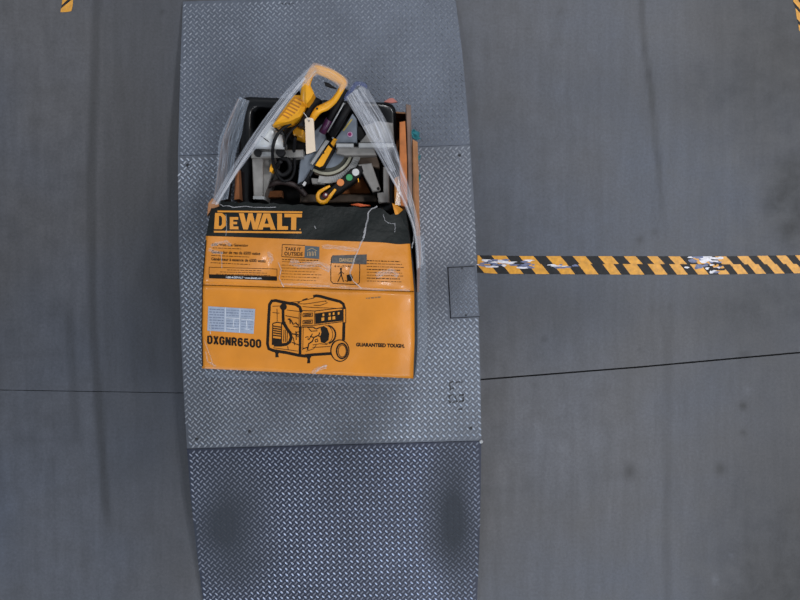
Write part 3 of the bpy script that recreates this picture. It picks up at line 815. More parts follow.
g = Ink()
A5 = lambda x, y: (262 + x / 8, 290 + y / 8)
A6 = lambda x, y: (305 + x / 8, 290 + y / 8)
L5 = lambda pts, w: g.line([A5(*p) for p in pts], w * 1.12 / 8, 3)
L6 = lambda pts, w: g.line([A6(*p) for p in pts], w * 1.12 / 8, 3)
L5([(314, 178), (303, 138), (272, 116), (180, 100), (110, 84), (78, 88), (60, 116), (52, 250), (44, 430), (54, 470), (90, 484), (200, 502), (290, 522), (352, 530)], 21)
L5([(312, 178), (306, 300)], 7); L5([(298, 180), (296, 290)], 4); L5([(306, 300), (304, 512)], 19); L5([(270, 296), (400, 296)], 7); L5([(330, 300), (326, 480)], 4)
g.poly([A5(*p) for p in ((92, 484), (142, 492), (130, 512), (134, 538), (106, 538), (108, 510))]); g.poly([A5(*p) for p in ((348, 528), (398, 528), (384, 550), (386, 586), (360, 586), (364, 552))])
g.blob(*A5(171, 135), 28 / 8, 27 / 8); L5([(168, 155), (170, 262)], 20); g.blob(*A5(172, 264), 18 / 8, 15 / 8)
L5([(172, 262), (200, 310), (226, 345), (234, 378), (222, 415), (196, 434), (150, 440), (95, 440)], 22)
L5([(86, 268), (120, 258), (156, 264), (156, 440)], 7); L5([(86, 268), (82, 440)], 7)
for y in (288, 306, 324, 342): L5([(88, y), (152, y + 10)], 8)
g.poly([A5(*p) for p in ((84, 384), (156, 392), (156, 446), (82, 440))]); L5([(88, 362), (154, 370)], 8)
for x in (176, 190, 204): L5([(x, 320), (x - 4, 415)], 5)
L5([(84, 130), (145, 128)], 4); L5([(84, 180), (140, 186)], 4); L5([(120, 150), (122, 250)], 4); L5([(186, 205), (296, 226)], 5); L5([(200, 160), (300, 172)], 4)
L5([(206, 232), (230, 240), (250, 275), (270, 262), (292, 284)], 9); L5([(222, 226), (226, 270)], 8); L5([(250, 290), (292, 294)], 5); L5([(240, 350), (296, 360)], 8); L5([(270, 330), (274, 400)], 6); L5([(240, 420), (296, 440)], 6); L5([(90, 462), (290, 490)], 4); L5([(250, 380), (262, 440)], 6); L5([(205, 450), (210, 480)], 5)
g.ring(*A5(288, 355), 14 / 8, 20 / 8, .7)
# tank, handle, control panel, alternator, wheel
L6([(66, 52), (90, 46), (120, 50), (200, 72), (280, 92), (306, 112), (318, 152)], 20)
L6([(-115, 98), (-40, 92), (20, 76), (72, 64)], 4); L6([(-100, 108), (0, 112), (60, 104), (172, 86)], 4); L6([(70, 122), (120, 124), (182, 102), (160, 90)], 4); L6([(-20, 132), (60, 140), (300, 148)], 4); L6([(-20, 80), (20, 68)], 7); L6([(-60, 100), (-40, 96)], 8)
L6([(-24, 164), (78, 168), (78, 276)], 5); L6([(78, 168), (306, 142)], 5); L6([(306, 142), (306, 252), (80, 282), (-24, 284)], 5)
L6([(326, 150), (326, 262)], 5); L6([(300, 148), (302, 250)], 4); L6([(312, 258), (308, 402)], 21)
g.quad(A6(82, 188), A6(300, 158), A6(300, 246), A6(84, 272), 10, 4)
for (x, y, w, h) in ((-16, 190, 76, 24), (-16, 246, 76, 24)):
    L6([(x, y), (x + w, y - 6), (x + w, y + h - 4), (x, y + h), (x, y)], 6); L6([(x + 10, y + h / 2), (x + w - 10, y + h / 2 - 4)], 10)
g.poly([A6(*p) for p in ((122, 296), (150, 288), (178, 306), (194, 352), (188, 400), (158, 426), (128, 418), (120, 380), (132, 340))])
g.ring(*A6(172, 356), 72 / 8, 72 / 8, 1.6, -80, 75); g.ring(*A6(160, 356), 62 / 8, 74 / 8, .5, -90, 90)
L6([(20, 300), (60, 296), (90, 312), (120, 300)], 8); L6([(30, 310), (50, 330), (100, 326)], 6); L6([(40, 370), (70, 380), (60, 410), (30, 430), (20, 480)], 9); L6([(70, 380), (110, 362), (118, 340)], 8); L6([(80, 400), (100, 392), (104, 410), (84, 416), (80, 400)], 7); L6([(110, 372), (190, 356)], 7); L6([(60, 440), (120, 430), (180, 436)], 4); L6([(30, 400), (60, 350)], 6); L6([(90, 440), (70, 470), (10, 490)], 4); L6([(60, 460), (200, 452)], 4); L6([(-20, 470), (20, 460)], 7); L6([(2, 380), (24, 372), (24, 400)], 6)
L6([(0, 524), (60, 518), (212, 508)], 20)
g.ring(*A6(280, 485), 72 / 8, 86 / 8, 1.0); g.ring(*A6(296, 488), 43 / 8, 60 / 8, 1.5); g.ring(*A6(298, 488), 31 / 8, 48 / 8, .6); g.ring(*A6(262, 482), 58 / 8, 80 / 8, .45, 90, 270)
g.build('generator_picture', M_INK, p_low)
ot = Ink(0.0019)
for x, y in ((140, 190), (190, 184), (222, 180), (262, 178)):
    ot.poly([A6(*p) for p in ((x, y), (x + 14, y - 2), (x + 14, y + 18), (x, y + 20))])
for x, y in ((132, 222), (186, 216), (220, 212)):
    ot.poly([A6(*p) for p in ((x, y), (x + 22, y - 3), (x + 22, y + 22), (x, y + 25))])
ot.build('outlet_print', M_LOGO, p_low)

# ------------------------------------------------------------------ black moulded tray in the open end
M_BLACK = material('gloss_black_plastic', srgb(13, 14, 17), 0.25, 0, 0.2, 20, coat=0.1, spec=0.4)
M_MATTE = material('matte_black_plastic', srgb(15, 14, 15), 0.6, 0, 0.25, 30, spec=0.2)
def rrect(c, r, n=5):
    """rounded quadrilateral through pixel corners c (in order)"""
    out = []
    for i in range(4):
        p, q, s_ = Vector(c[i - 1]), Vector(c[i]), Vector(c[(i + 1) % 4])
        a = q + (p - q).normalized() * r; b = q + (s_ - q).normalized() * r
        for k in range(n + 1):
            t = k / n; out.append((1 - t) ** 2 * a + 2 * t * (1 - t) * q + t * t * b)
    return out
tray = empty('plastic_tray', P(320, 150, ZD).xy.to_3d() + Vector((0, 0, ZD)), 'glossy black moulded plastic tray with rounded corners under the saw', 'tray')
zr_, zf = 0.285, 0.10
o1 = rrect([(239, 212), (239.5, 96.5), (396, 103), (397, 214)], 11); i1 = rrect([(250.5, 206), (252.5, 107.5), (381, 113), (383, 207)], 9)
n = len(o1)
vs = [P(p.x, p.y, zr_ - .006) for p in o1] + [P(*(p + (q - p) * .25), zr_) for p, q in zip(o1, i1)] + [P(*(p + (q - p) * .8), zr_) for p, q in zip(o1, i1)] + [P(p.x, p.y, zr_ - .008) for p in i1]
vs += [Vector((v.x, v.y, .14)) for v in vs[3 * n:4 * n]]
vs += [Vector((v.x, v.y, .22)) for v in vs[:n]]
fs = []
for i in range(n):
    j = (i + 1) % n
    for a in range(4): fs.append((a * n + i, a * n + n + i, a * n + n + j, a * n + j))
    fs.append((5 * n + i, i, j, 5 * n + j))
link_mesh('rim', vs, fs, M_BLACK, tray, smooth=True)
inner = [Vector((v.x, v.y, .14)) for v in vs[3 * n:4 * n]]
MB().prism(inner, zf).build('tray_floor', M_MATTE, tray)

# ------------------------------------------------------------------ mitre saw
M_ALU = material('grey_cast_aluminium', srgb(134, 132, 130), 0.45, 0.25, 0.15, 25, 0.15, 80)
M_ALUL = material('light_machined_aluminium', srgb(168, 170, 172), 0.38, 0.35, 0.12, 25)
M_ALUB = material('bluish_guard_plate', srgb(126, 134, 146), 0.36, 0.3, 0.12, 20)
M_YEL = material('tool_yellow', srgb(226, 158, 26), 0.40, 0, 0.10, 25, coat=0.1)
M_YELD = material('tool_yellow_slots', srgb(168, 104, 14), 0.5, 0, 0.15, 25)
M_RUB = material('black_rubber', srgb(18, 18, 21), 0.6, 0, 0.2, 40, spec=0.25)
M_PURP = material('purple_tube_end', srgb(66, 26, 62), 0.4, 0, 0.2, 40)
M_BROWN = material('dark_brown_bar', srgb(74, 60, 48), 0.6, 0, 0.2, 20)

saw = empty('mitre_saw', P(320, 165, .14).xy.to_3d() + Vector((0, 0, .14)), 'yellow and grey electric mitre saw with D-shaped handle lying in the torn carton', 'saw')
def pr(name, pts, z, z0, mat, bev=0.002, parent=None):
    top = [P(p[0], p[1], p[2] if len(p) > 2 else z) for p in pts]
    return MB().prism(top, z0, bev).build(name, mat, parent or saw)
def sector(name, cu, cv, r0, r1, a0, a1, z, z0, mat, n=18, parent=None):
    pts = [(cu + math.cos(math.radians(a)) * r1, cv + math.sin(math.radians(a)) * r1) for a in np.linspace(a0, a1, n)]
    pts += [(cu + math.cos(math.radians(a)) * r0, cv + math.sin(math.radians(a)) * r0) for a in np.linspace(a1, a0, n)]
    return pr(name, pts, z, z0, mat, 0.0, parent)
def rod(name, pts, r, mat, seg=10, squash=1.0, parent=None, closed=False, smooth=True, n=6):
    q = [P(*p) for p in pts]
    q = smooth_path(q, n) if len(q) > 2 else q
    return MB().tube(q, r, seg, squash, closed).build(name, mat, parent or saw, smooth)
def knob(name, u, v, z, rpx, h, mat, parent=None, bev=0.002, seg=16):
    return MB().disc(P(u, v, z), rpx * (CAM_H - z) / FPX, h, seg, bev).build(name, mat, parent or saw)

# base casting
pr('base_leg', [(251.8, 156), (263, 156), (262.4, 198), (253.6, 198)], .335, .145, M_ALU, .003)
pr('base_leg', [(264.5, 159), (275, 159), (272, 173), (263.5, 198), (257.5, 198)], .30, .145, M_ALU, .003)
pr('base_leg', [(358, 164.5), (371.5, 163), (380.5, 189), (379, 191), (372.5, 191.5)], .325, .145, M_ALU, .003)
pr('base_leg', [(383.3, 167), (389, 167), (389.6, 203), (378.5, 203), (377, 193), (383.3, 192)], .32, .288, M_ALU, .003)
pr('base_foot', [(253, 196), (264.5, 196.5), (264.5, 199.6), (253, 199.2)], .345, .30, M_ALUL, .001)
pr('base_web', [(284, 122), (306, 119), (322, 150), (306, 166), (286, 162)], .275, .145, M_MATTE, .004)
pr('base_web', [(354, 155.5), (376, 155), (379.5, 163.5), (379.5, 168), (359, 164)], .285, .145, M_BROWN, .002)
pr('base_web', [(371, 164), (379, 165), (380, 190), (378, 188)], .24, .145, M_MATTE, .002)
knob('base_bolt', 378.2, 188.5, .328, 1.6, .006, M_MATTE, seg=8)
pr('cross_bar', [(300, 194), (376, 194.5), (378, 202), (300, 202.5)], .235, .16, M_BROWN, .003)
pr('cross_bar', [(264, 191), (282, 190.5), (282, 197), (264, 197.5)], .215, .16, material('inner_kraft_card', None), .002)
pr('kraft_insert', [(342, 184), (362, 176), (371, 193.5), (335, 193.5)], .19, .145, material('orange_kraft_card', None), .001)
# fences
pr('fence', [(251, 149.5), (303, 149.5), (303, 157), (251, 158)], .355, .288, M_ALU, .003)
pr('fence_rail', [(260.5, 151.8), (271.5, 151.8), (271.5, 156.2), (260.5, 156.2)], .364, .354, M_ALUL, .001)
knob('fence_knob', 257.6, 152.6, .375, 3.9, .03, M_RUB)
knob('fence_knob', 280.3, 151.8, .380, 4.6, .03, M_RUB)
pr('fence', [(337.5, 146.8), (373.5, 146.8), (376.5, 155.3), (345, 155.6), (336, 153)], .335, .25, M_ALU, .003)
pr('fence_rail', [(336, 143.2), (353.6, 143.4), (353.6, 147.2), (336, 147)], .362, .30, M_ALUL, .002)
pr('fence_rail', [(358.6, 142.8), (393.5, 143), (393.5, 147.6), (358.6, 147.4)], .362, .30, M_ALUL, .002)
pr('fence_plate', [(336, 138), (345, 126), (352.5, 113.5), (356.5, 119), (357, 142.5), (334.5, 143)], .335, .25, M_ALUB, .002)
pr('fence_plate', [(363, 126), (378, 121), (393, 123), (394.5, 142.5), (359.5, 142.5), (366.5, 134)], .315, .288, M_ALU, .002)
pr('fence_bracket', [(357.5, 127), (360, 126.5), (366, 134), (360.5, 141.5), (357.5, 139)], .30, .25, M_MATTE, .001)
pr('yellow_edge', [(342.6, 130.4), (343.8, 131), (352.6, 119.4), (351.4, 118.8)], .3375, .3345, material('pale_yellow_line', srgb(178, 158, 84), .5), .0)
kb = knob('lock_button', 349.8, 134.2, .341, 2.7, .008, material('pale_pink_ring', srgb(196, 160, 190), 0.4))
knob('button_centre', 349.8, 134.2, .3425, 1.7, .003, material('magenta_button', srgb(136, 30, 92), 0.35), kb, 0)
# turntable and mitre scale
pr('turntable', [(300, 160), (306, 154.5), (318, 151), (324, 146), (330, 144), (330, 150), (314, 167), (309, 175), (304, 181), (297.5, 184)], .300, .18, M_ALUB, .003)
sector('turntable_plate', 327, 149, 0.8, 19, 6, 126, .288, .18, M_ALUB)
sector('scale_groove', 327, 149, 19, 23.2, 4, 130, .282, .18, material('dark_olive_scale', srgb(62, 62, 54), .5))
sector('scale_band', 327, 149, 23.2, 25.8, 4, 124, .296, .18, material('pale_scale_band', srgb(150, 148, 132), .45))
sector('scale_gap', 327, 149, 25.8, 27.6, 6, 118, .280, .18, M_BROWN)
rim_ = sector('base_rim', 327, 149, 27.6, 34.2, 12, 106, .292, .16, material('ribbed_scale_rim', srgb(150, 149, 147), .45, .2))
for k, a in enumerate(np.linspace(20, 78, 15)):      # ribs of the mitre scale
    sector('rib', 327, 149, 28, 33.6, a, a + 1.6, .2935, .291, M_ALUL, 3, rim_)
pr('base_block', [(311, 178), (324.5, 179), (325, 184.5), (312, 184)], .285, .18, M_ALU, .002)
pr('base_block', [(303, 178), (310, 176.5), (312, 183), (304, 186)], .27, .18, M_MATTE, .002)
# mitre arm, yellow top plate
pr('arm_side', [(325.6, 139.5), (329.5, 141), (312.6, 165), (309.8, 163.2)], .322, .26, M_ALUL, .002)
pr('arm_body', [(313.5, 167.5), (316, 163.5), (329, 142), (334, 145), (334.5, 150), (324, 168.5), (317, 169)], .322, .24, M_MATTE, .002)
arm = pr('arm_plate', [(315.2, 165.2), (328.4, 145.2), (332.2, 148.6), (323, 165.6), (319.5, 167.2)], .330, .315, M_YEL, .001)
pr('arm_plate', [(330.6, 143.2), (333.6, 138.2), (337.4, 139.2), (333.4, 146.4)], .336, .315, M_YEL, .001)
pr('arm_slot', [(322.6, 151.6), (324.6, 152.6), (324, 154), (322.4, 153.2)], .3312, .329, M_RUB, 0, arm)
knob('arm_screw', 332.8, 137.2, .35, 1.2, .008, M_ALUL, seg=8)
rod('arm_latch', [(311.5, 170, .31), (307, 179, .31), (300.5, 189, .30)], .0042, M_RUB)
pr('latch_tab', [(302.2, 184.6), (304.6, 181), (306.6, 182.6), (304.4, 186.2)], .325, .318, material('white_plastic', srgb(190, 190, 192), .5), 0)
# slide rails
rod('slide_rail', [(322.5, 132, .36), (346, 90, .445)], .0125, M_MATTE, 14)
rod('slide_rail', [(332, 135, .355), (354, 97, .44)], .0145, M_RUB, 14)
rod('rail_strip', [(327.5, 132, .378), (344, 103, .438)], .0028, M_ALUL, 8)
rod('rail_sleeve', [(322.3, 132.4, .361), (329.4, 119.6, .387)], .0142, M_PURP, 14)
pr('rail_plate', [(309, 136), (322, 124), (326, 139), (318, 151), (310, 152)], .315, .25, M_ALUB, .003)
# blade housing and motor
gd = MB()
base_ = [(254.5, 149), (255.5, 140), (262, 131), (268.5, 123.5), (275, 120.5), (280.5, 130), (284, 141), (284.5, 149.4)]
ctr = Vector((270, 137)); rings = []
for k, (f, z) in enumerate(((1.0, .36), (1.0, .385), (.9, .405), (.7, .42), (.4, .428), (.05, .43))):
    rings.append([P(*(ctr + (Vector(p) - ctr) * f), z) for p in base_])
vs = [p for r_ in rings for p in r_]; m_ = len(base_); fs = []
for a in range(len(rings) - 1):
    for i in range(m_):
        j = (i + 1) % m_; fs.append((a * m_ + i, a * m_ + j, a * m_ + m_ + j, a * m_ + m_ + i))
fs.append(tuple((len(rings) - 1) * m_ + i for i in range(m_)))
vs += [Vector((p.x, p.y, .20)) for p in rings[0]]; q = len(rings) * m_
for i in range(m_): j = (i + 1) % m_; fs.append((q + i, q + j, j, i))
guard = link_mesh('blade_guard', vs, fs, material('pale_guard', srgb(186, 188, 190), .35, .1, .12, 30), saw, smooth=True)
rod('guard_seam', [(261, 136, .421), (267, 140.5, .430), (273, 145, .414)], .0016, M_RUB, 6, parent=guard)
mot = pr('motor_housing', [(271.8, 124.8), (279.5, 113.5), (287, 103), (294, 94.2), (300, 94.5), (306.5, 101), (303.5, 110), (299.5, 116), (288, 121)], .50, .36, M_YEL, .012)
for k in range(7):
    t = k / 6; a = Vector((281.5, 114)) .lerp(Vector((294.5, 97)), t); b_ = a + Vector((9.5, 5.0)) * (.8 + .2 * math.sin(3 * t))
    d = Vector((.45, -.6))
    pr('cooling_slot', [a - d, a + d, b_ + d, b_ - d], .5012, .499, M_YELD, 0, mot)
pr('motor_end', [(291, 92.5), (296, 88), (299.5, 91), (297, 95)], .47, .40, M_MATTE, .003)
pr('yellow_cover', [(292.2, 127.6), (295, 125.4), (303.6, 130), (302, 137.6), (293.4, 134.8)], .40, .29, M_YEL, .003)
pr('gear_case', [(283, 122), (296, 121.5), (306, 114), (308, 123), (303, 130), (294, 126), (289, 136), (284, 133)], .395, .28, M_RUB, .004)
# D-handle
def loop(name, pts, rr, mat, squash=.8):
    q = smooth_path([P(*p) for p in pts], 5); m = len(q)
    r_ = list(np.interp(np.linspace(0, len(pts) - 1, m), range(len(pts)), rr)); 
    return MB().tube(q, [float(x) for x in r_], 12, squash).build(name, mat, saw, True)
hand = loop('handle', [(305, 106, .47), (304.5, 97, .50), (306, 86, .53), (309.5, 76, .55), (315, 69.5, .56), (322, 71, .56), (332, 75, .55), (342, 81, .54), (342.6, 86, .53), (338.5, 94, .51), (333, 101.5, .49), (326, 106.5, .48), (318, 110.5, .48), (311.5, 120, .46)],
            [.014, .015, .016, .0135, .014, .016, .018, .0145, .011, .0105, .012, .015, .0145, .011], M_YEL)
pr('handle_cheek', [(303.6, 83), (308.6, 81.5), (313.8, 92.5), (311, 98), (306.4, 103.5), (304, 99)], .545, .47, M_YEL, .006, hand)
pr('grip', [(297.5, 124.5), (304.5, 111.5), (313.8, 95.2), (321, 99.4), (311.5, 113.5), (303.5, 126)], .470, .38, M_RUB, .008)
for (u, v, z) in ((305.2, 82, .5480), (317, 108.5, .4935), (328.2, 103.8, .492)):
    knob('handle_screw', u, v, z, 1.1, .01, M_RUB, hand, 0, 8)
pr('trigger', [(323.8, 81.6), (327.6, 82.4), (336.4, 88), (330, 86.8), (325, 85)], .535, .515, M_RUB, .001, hand)
# power cord
cord = rod('power_cord', [(291, 123.5, .44), (282, 129, .445), (275.5, 138, .45), (272.8, 149, .425), (273, 160, .37), (276, 172, .33), (283, 180.5, .30), (291, 178, .29), (294.5, 168, .31), (294, 152, .35), (295.5, 137, .41)], .0062, M_RUB, 8)
rod('cord_branch', [(303, 121, .42), (294, 128, .425), (287, 137, .41), (284.6, 147, .40)], .0048, M_RUB, 8)
rod('cord_branch', [(271.5, 124.5, .44), (277, 129.5, .44), (281.5, 134.5, .43)], .0035, M_RUB, 8)
rod('cord_coil', [(277, 158, .34), (288, 160, .35), (289.5, 170, .33), (282, 175, .32), (276, 168, .33), (281, 161, .36)], .0085, M_RUB, 8)
rod('cord_coil', [(268, 186, .27), (280, 182, .28), (296, 186, .27), (306, 196, .26)], .011, material('maroon_black_cable', srgb(42, 30, 30), .6), 8)
pr('yellow_clip', [(269.4, 168.5), (271, 163.4), (273.4, 169), (271.6, 172.4), (269.6, 171.4)], .345, .30, M_YEL, .002)
# mitre lock lever with three coloured discs and the yellow hook
lev = pr('lock_lever', [(324, 193), (333, 185.5), (351, 168.5), (361.5, 165.4), (363.4, 171), (356, 180.5), (338, 193.5), (330, 198), (325, 198)], .330, .26, M_MATTE, .004)
for (u, v, r_, c, nm) in ((340.4, 182.4, 3.7, srgb(206, 126, 70), 'salmon'), (349.2, 177.4, 3.4, srgb(58, 142, 92), 'green'), (355.6, 172.2, 3.7, srgb(196, 198, 200), 'white')):
    dd = knob('colour_disc', u, v, .335, r_, .006, material(nm + '_plastic_disc', c, .45), lev, .0015)
    dd['label'] = nm + ' plastic disc on the black lever'
pr('lever_mark', [(357.6, 178.6), (358.6, 178.2), (359, 182), (358.2, 182)], .3306, .3290, M_YEL, 0, lev)
loop('yellow_hook', [(335.5, 189.2, .335), (330, 196.5, .335), (325, 202, .33), (320, 201.6, .33), (317.6, 197.6, .33), (319.2, 192.6, .33), (325, 188.6, .335), (330, 186, .335)], [.005, .007, .0085, .008, .008, .0075, .006, .004], M_YEL)
kn = knob('hook_button', 325.4, 195.2, .343, 2.9, .02, material('dark_red_button', srgb(92, 26, 34), .4))
knob('button_cap', 325.8, 194.6, .345, 1.2, .003, material('white_plastic', None), kn, 0, 10)

# ------------------------------------------------------------------ paper tag tied to the saw
tagr = empty('hang_tag', P(309, 135, .49), 'blank cream paper tag hanging from the saw grip', 'tag')
top = [P(u, v, z) for u, v, z in ((304.8, 119.4, .495), (306.6, 117.6, .497), (311.6, 117.8, .497), (313.4, 119.2, .495), (314.4, 135, .488), (315.6, 151, .478), (310, 153.2, .477), (306.2, 154, .477), (305.4, 135, .488))]
MB().prism(top, .474).build('paper', material('cream_paper', srgb(206, 188, 166), .7, 0, .05, 30), tagr)
knob('eyelet', 308.9, 120.8, .4985, .8, .002, M_RUB, tagr, 0, 8)
rod('string', [(308.9, 120.6, .500), (306.5, 116.5, .502), (303.6, 112.6, .50)], .0012, material('white_plastic', None), 6, parent=tagr)

# ------------------------------------------------------------------ teal plastic scraps beside the carton
M_TEAL = material('teal_film', srgb(44, 112, 122), 0.4, 0, 0.3, 60)
for k, (poly, z, lab) in enumerate((([(410.6, 131.5), (413.6, 128.8), (416.6, 131), (419.8, 132.6), (419, 136.6), (421, 138.6), (416.6, 140), (412.6, 137.8)], .30, 'ragged teal plastic scrap beside the upper right wall of the carton'),
                                    ([(416.5, 156), (421, 155), (420.2, 159), (418, 160.6), (416.2, 159)], .30, 'small green plastic shred halfway down the right carton flap'),
                                    ([(417.6, 175.4), (420.4, 174), (420.2, 181), (417.8, 180.4)], .29, 'tiny dark teal shred at the lower right carton flap'))):
    top = [P(u, v, z + .01 * math.sin(i * 2.1)) for i, (u, v) in enumerate(poly)]
    tag(MB().prism(top, z - .012).build('plastic_scrap', M_TEAL, None), lab, 'scrap')
rs = MB().prism([P(u, v, .30) for u, v in ((384, 101.6), (389, 98.4), (393, 98), (397.6, 102), (391, 102.8))], .288).build('tape_scrap', material('faded_red_tape', srgb(156, 92, 84), .5))
tag(rs, 'faded red tape scrap on the back edge of the torn carton', 'scrap')

# ------------------------------------------------------------------ stretch film
def film_material(name, col, lo, hi, streak=30.0, rough=0.22):
    m = bpy.data.materials.new(name); m.use_nodes = True
    nt = m.node_tree; N = nt.nodes; L = nt.links
    b = N['Principled BSDF']
    b.inputs['Base Color'].default_value = col; b.inputs['Roughness'].default_value = rough
    uv = N.new('ShaderNodeUVMap'); uv.uv_map = 'UVMap'
    mp = N.new('ShaderNodeMapping'); mp.inputs['Scale'].default_value = (streak, 1.6, 1); L.new(uv.outputs['UV'], mp.inputs['Vector'])
    nz = N.new('ShaderNodeTexNoise'); nz.inputs['Scale'].default_value = 1.0; nz.inputs['Detail'].default_value = 5; L.new(mp.outputs['Vector'], nz.inputs['Vector'])
    mr = N.new('ShaderNodeMapRange'); mr.inputs['From Min'].default_value = .35; mr.inputs['From Max'].default_value = .68
    mr.inputs['To Min'].default_value = lo; mr.inputs['To Max'].default_value = hi; L.new(nz.outputs['Fac'], mr.inputs['Value'])
    L.new(mr.outputs[0], b.inputs['Alpha'])
    bp = N.new('ShaderNodeBump'); bp.inputs['Strength'].default_value = .7; bp.inputs['Distance'].default_value = .004
    L.new(nz.outputs['Fac'], bp.inputs['Height']); L.new(bp.outputs['Normal'], b.inputs['Normal'])
    m.use_backface_culling = False
    return m
M_FILM = film_material('clear_stretch_film', (.42, .46, .54, 1), .04, .38)
M_FILMT = film_material('taut_stretch_film', (.50, .52, .58, 1), .10, .62, 16)
M_FILMW = film_material('whitened_film_fold', (.62, .62, .66, 1), .10, .80, 5)
M_FILMH = film_material('thin_film_over_handle', (.46, .31, .23, 1), .35, .65, 10)
M_FILMS = film_material('slack_side_film', (.40, .46, .56, 1), .12, .55)
M_FILMB = film_material('bunched_blue_film', (.055, .075, .20, 1), .35, .9, 14)
film = empty('stretch_film', P(310, 300, ZD).xy.to_3d() + Vector((0, 0, ZD)), 'clear plastic stretch film pulled in taut bands over the saw and carton', 'plastic film')
def film_strip(name, left, right, mat, across=8, ripple=.0025, dens=6):
    A = smooth_path([P(*p) for p in left], dens); B = smooth_path([P(*p) for p in right], dens)
    n = min(len(A), len(B)); vs = []; fs = []; uvs = []
    for i in range(n):
        for k in range(across + 1):
            t = k / across
            p = A[i].lerp(B[i], t)
            e = 0 if k in (0, across) else 1
            vs.append(p + Vector((0, 0, ripple * (math.sin(k * 2.3 + i * .18) + .6 * random.uniform(-1, 1)) * e)))
            uvs.append((t, i / n * 3))
    for i in range(n - 1):
        for k in range(across):
            a = i * (across + 1) + k; fs.append((a, a + 1, a + across + 2, a + across + 1))
    o = link_mesh(name, vs, fs, mat, film, smooth=True)
    ul = o.data.uv_layers.new(name='UVMap')
    for lp in o.data.loops: ul.data[lp.index].uv = uvs[lp.vertex_index]
    return o
film_strip('film_band', [(211, 204, .45), (221, 186, .46), (232, 167, .48), (255, 131, .54), (280, 98, .58), (300, 76, .60), (312.5, 64.2, .605)],
           [(219, 204, .44), (228, 188, .455), (240, 170, .47), (265, 136, .53), (290, 101, .575), (306.5, 82, .598), (318, 69.5, .606)], M_FILMT, 8)
film_strip('film_fold', [(215, 204.5, .455), (236, 169, .485), (260, 133.5, .545), (285, 100, .585), (304, 77, .605)],
           [(217, 205, .455), (238.5, 170.5, .485), (262.8, 135, .545), (287.6, 101.6, .585), (306, 79, .605)], M_FILMW, 2, .001)
film_strip('film_band', [(303.2, 83, .60), (307, 73, .605), (312.5, 63.8, .61), (317, 63.2, .61), (331, 68.2, .60), (346.6, 78.6, .59), (347.6, 86, .58)],
           [(309, 86, .59), (311.6, 79, .60), (315, 76, .602), (319, 75.4, .602), (330, 80, .596), (338.6, 86.4, .585), (339.6, 93, .575)], M_FILMH, 6, .0015)
film_strip('film_band', [(344.6, 97.5, .475), (352, 109, .475), (362, 126, .465), (373.5, 147, .45), (388, 173, .44), (403, 203, .445), (413.5, 233, .455), (416.5, 270, .44)],
           [(364.5, 83.8, .47), (376, 103, .465), (388, 124, .455), (395.6, 146, .45), (403, 168, .44), (411.5, 195, .44), (419, 226, .43), (423.5, 264, .40)], M_FILMT, 12, .004)
film_strip('film_band', [(346, 97, .485), (356, 112, .48), (368, 132, .47), (379, 150, .46), (391, 172, .45)],
           [(356, 89, .485), (367, 106, .48), (378, 126, .47), (387, 148, .46), (396, 170, .45)], M_FILMT, 8, .003)
film_strip('film_fold', [(388, 172, .455), (403.5, 201, .457), (414, 231, .462), (418, 268, .45)], [(389.4, 171.4, .455), (405, 200.6, .457), (415.6, 230.8, .462), (419.4, 267.6, .45)], M_FILMW, 2, .001)
film_strip('film_gather', [(343.4, 98.5, .478), (346, 93.6, .485), (351, 87, .485), (356, 81.6, .48), (364, 82.6, .475), (367, 85, .472)],
           [(346.6, 100.5, .476), (349, 96, .482), (354, 90, .482), (358, 85.6, .478), (364, 87, .474), (367.6, 89.5, .47)], M_FILMB, 4, .002)
film_strip('film_band', [(212.5, 202, .43), (216, 178, .375), (217.6, 158, .345), (219.6, 138.5, .32), (229, 117, .30), (239.4, 96.6, .295)],
           [(228, 199, .45), (232.5, 172, .42), (237, 150, .39), (242, 134, .36), (245, 116, .33), (249.5, 101, .31)], M_FILMS, 10, .004)
film_strip('film_skirt', [(416.2, 236, .43), (416.8, 270, .44), (417, 300, .44), (417.2, 345, .40), (415, 374, .34)],
           [(424, 236, .34), (426, 270, .30), (427, 300, .26), (427.2, 345, .18), (421, 371, .14)], M_FILMS, 8, .004)
film_strip('film_skirt', [(204.5, 371, .50), (232, 373.6, .50), (262, 375.4, .50), (300, 377.4, .50), (350, 379.4, .50), (411, 382, .48)],
           [(205.5, 376.5, .34), (232, 378.6, .34), (262, 380.6, .34), (300, 382.4, .34), (350, 383.4, .34), (410, 385, .33)], M_FILM, 6, .003)
def crease(path, w, mat=M_FILMW, off=.004):
    l = []; r = []
    for i, (u, v) in enumerate(path):
        a = Vector(path[max(0, i - 1)]); b = Vector(path[min(len(path) - 1, i + 1)]); d = (b - a).normalized(); nn = Vector((-d.y, d.x)) * w / 2
        k = (.5 + .5 * random.random())
        l.append((u - nn.x * k, v - nn.y * k, surf_z(u, v) + off)); r.append((u + nn.x * k, v + nn.y * k, surf_z(u, v) + off))
    film_strip('film_crease_glare', l, r, mat, 2, .0006, 3)
def jag(pts, amp=.7, n=3):
    out = []
    for a, b in zip(pts, pts[1:]):
        for k in range(n): out.append((a[0] + (b[0] - a[0]) * k / n + random.uniform(-amp, amp) * .5, a[1] + (b[1] - a[1]) * k / n + random.uniform(-amp, amp) * .5))
    return out + [pts[-1]]
crease(jag([(377, 206.5), (372, 208.5), (368.5, 213), (366.6, 224), (364.6, 235), (361.5, 243), (355, 258), (349.8, 273), (353, 281), (361.5, 288.6)], .8, 2), 1.7)
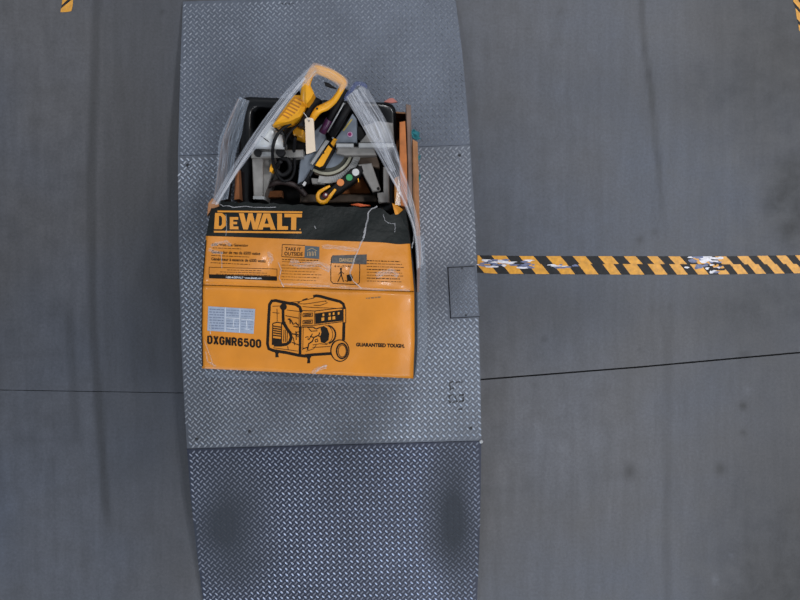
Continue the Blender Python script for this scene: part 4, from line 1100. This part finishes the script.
crease(jag([(365.4, 228), (364.6, 234), (363.6, 238)]), 2.6)
M_FILML = film_material('film_glaze_glare', (.58, .55, .54, 1), .0, .52, 4)  # translucent film patches; the upper-left pair paints glare as pale colour
for pts, w, m in (([(383.5, 214), (385, 220), (387.6, 223), (394, 223.6)], .8, M_FILMW), ([(395, 223), (395.4, 228), (394.6, 232)], 1.0, M_FILMW), ([(217, 203), (223, 206), (228, 205.6), (234, 207.6), (246, 206.4), (258, 207.4), (276, 207)], 1.0, M_FILMW),
                  ([(226, 214), (226.6, 228), (225.8, 236)], .8, M_FILMW), ([(314.5, 226), (316, 228.6)], 1.6, M_FILMW), ([(211, 246), (219, 243), (226, 241.6), (231, 245)], 4.5, M_FILML), ([(208.5, 249), (214, 252), (223, 253)], 4.0, M_FILML),
                  ([(221.4, 254), (221.8, 268)], 1.0, M_FILMW), ([(278.5, 262), (281, 270), (279, 278), (284, 287)], 1.2, M_FILMW), ([(281, 283.6), (292, 284.6), (302, 284.6), (330, 286)], 3.0, M_FILML), ([(376, 276), (384, 273), (391, 272), (398, 276)], 8.0, M_FILML),
                  ([(330, 287), (352, 288), (380, 289.4), (410, 290.6)], 2.6, M_FILML), ([(209, 320), (210.6, 326), (210.4, 334)], 1.4, M_FILMW), ([(312, 373.6), (318, 369), (326, 366.5)], 5.0, M_FILML), ([(316, 371.6), (321, 367.6), (327, 365.5)], 1.6, M_FILMW),
                  ([(204, 340), (210, 356), (214, 367)], 1.4, M_FILML), ([(414, 232), (413.6, 241), (412, 248)], 1.4, M_FILMW), ([(206, 352), (208, 362), (216, 366)], 2.0, M_FILML), ([(290, 262), (300, 266), (318, 264), (330, 270)], 9.0, M_FILML), ([(322, 246), (340, 248), (358, 250)], 5.0, M_FILML),
                  ([(268, 252), (272, 258), (270, 263)], 5.0, M_FILML)):
    crease(jag(pts), w, m)
# black print wrapping over the carton's long edges
eg = Ink(0.0012); eg.line([(u_left(v) + .4, v) for v in range(240, 369, 6)], 1.0); eg.build('edge_print', M_INK, p_low)
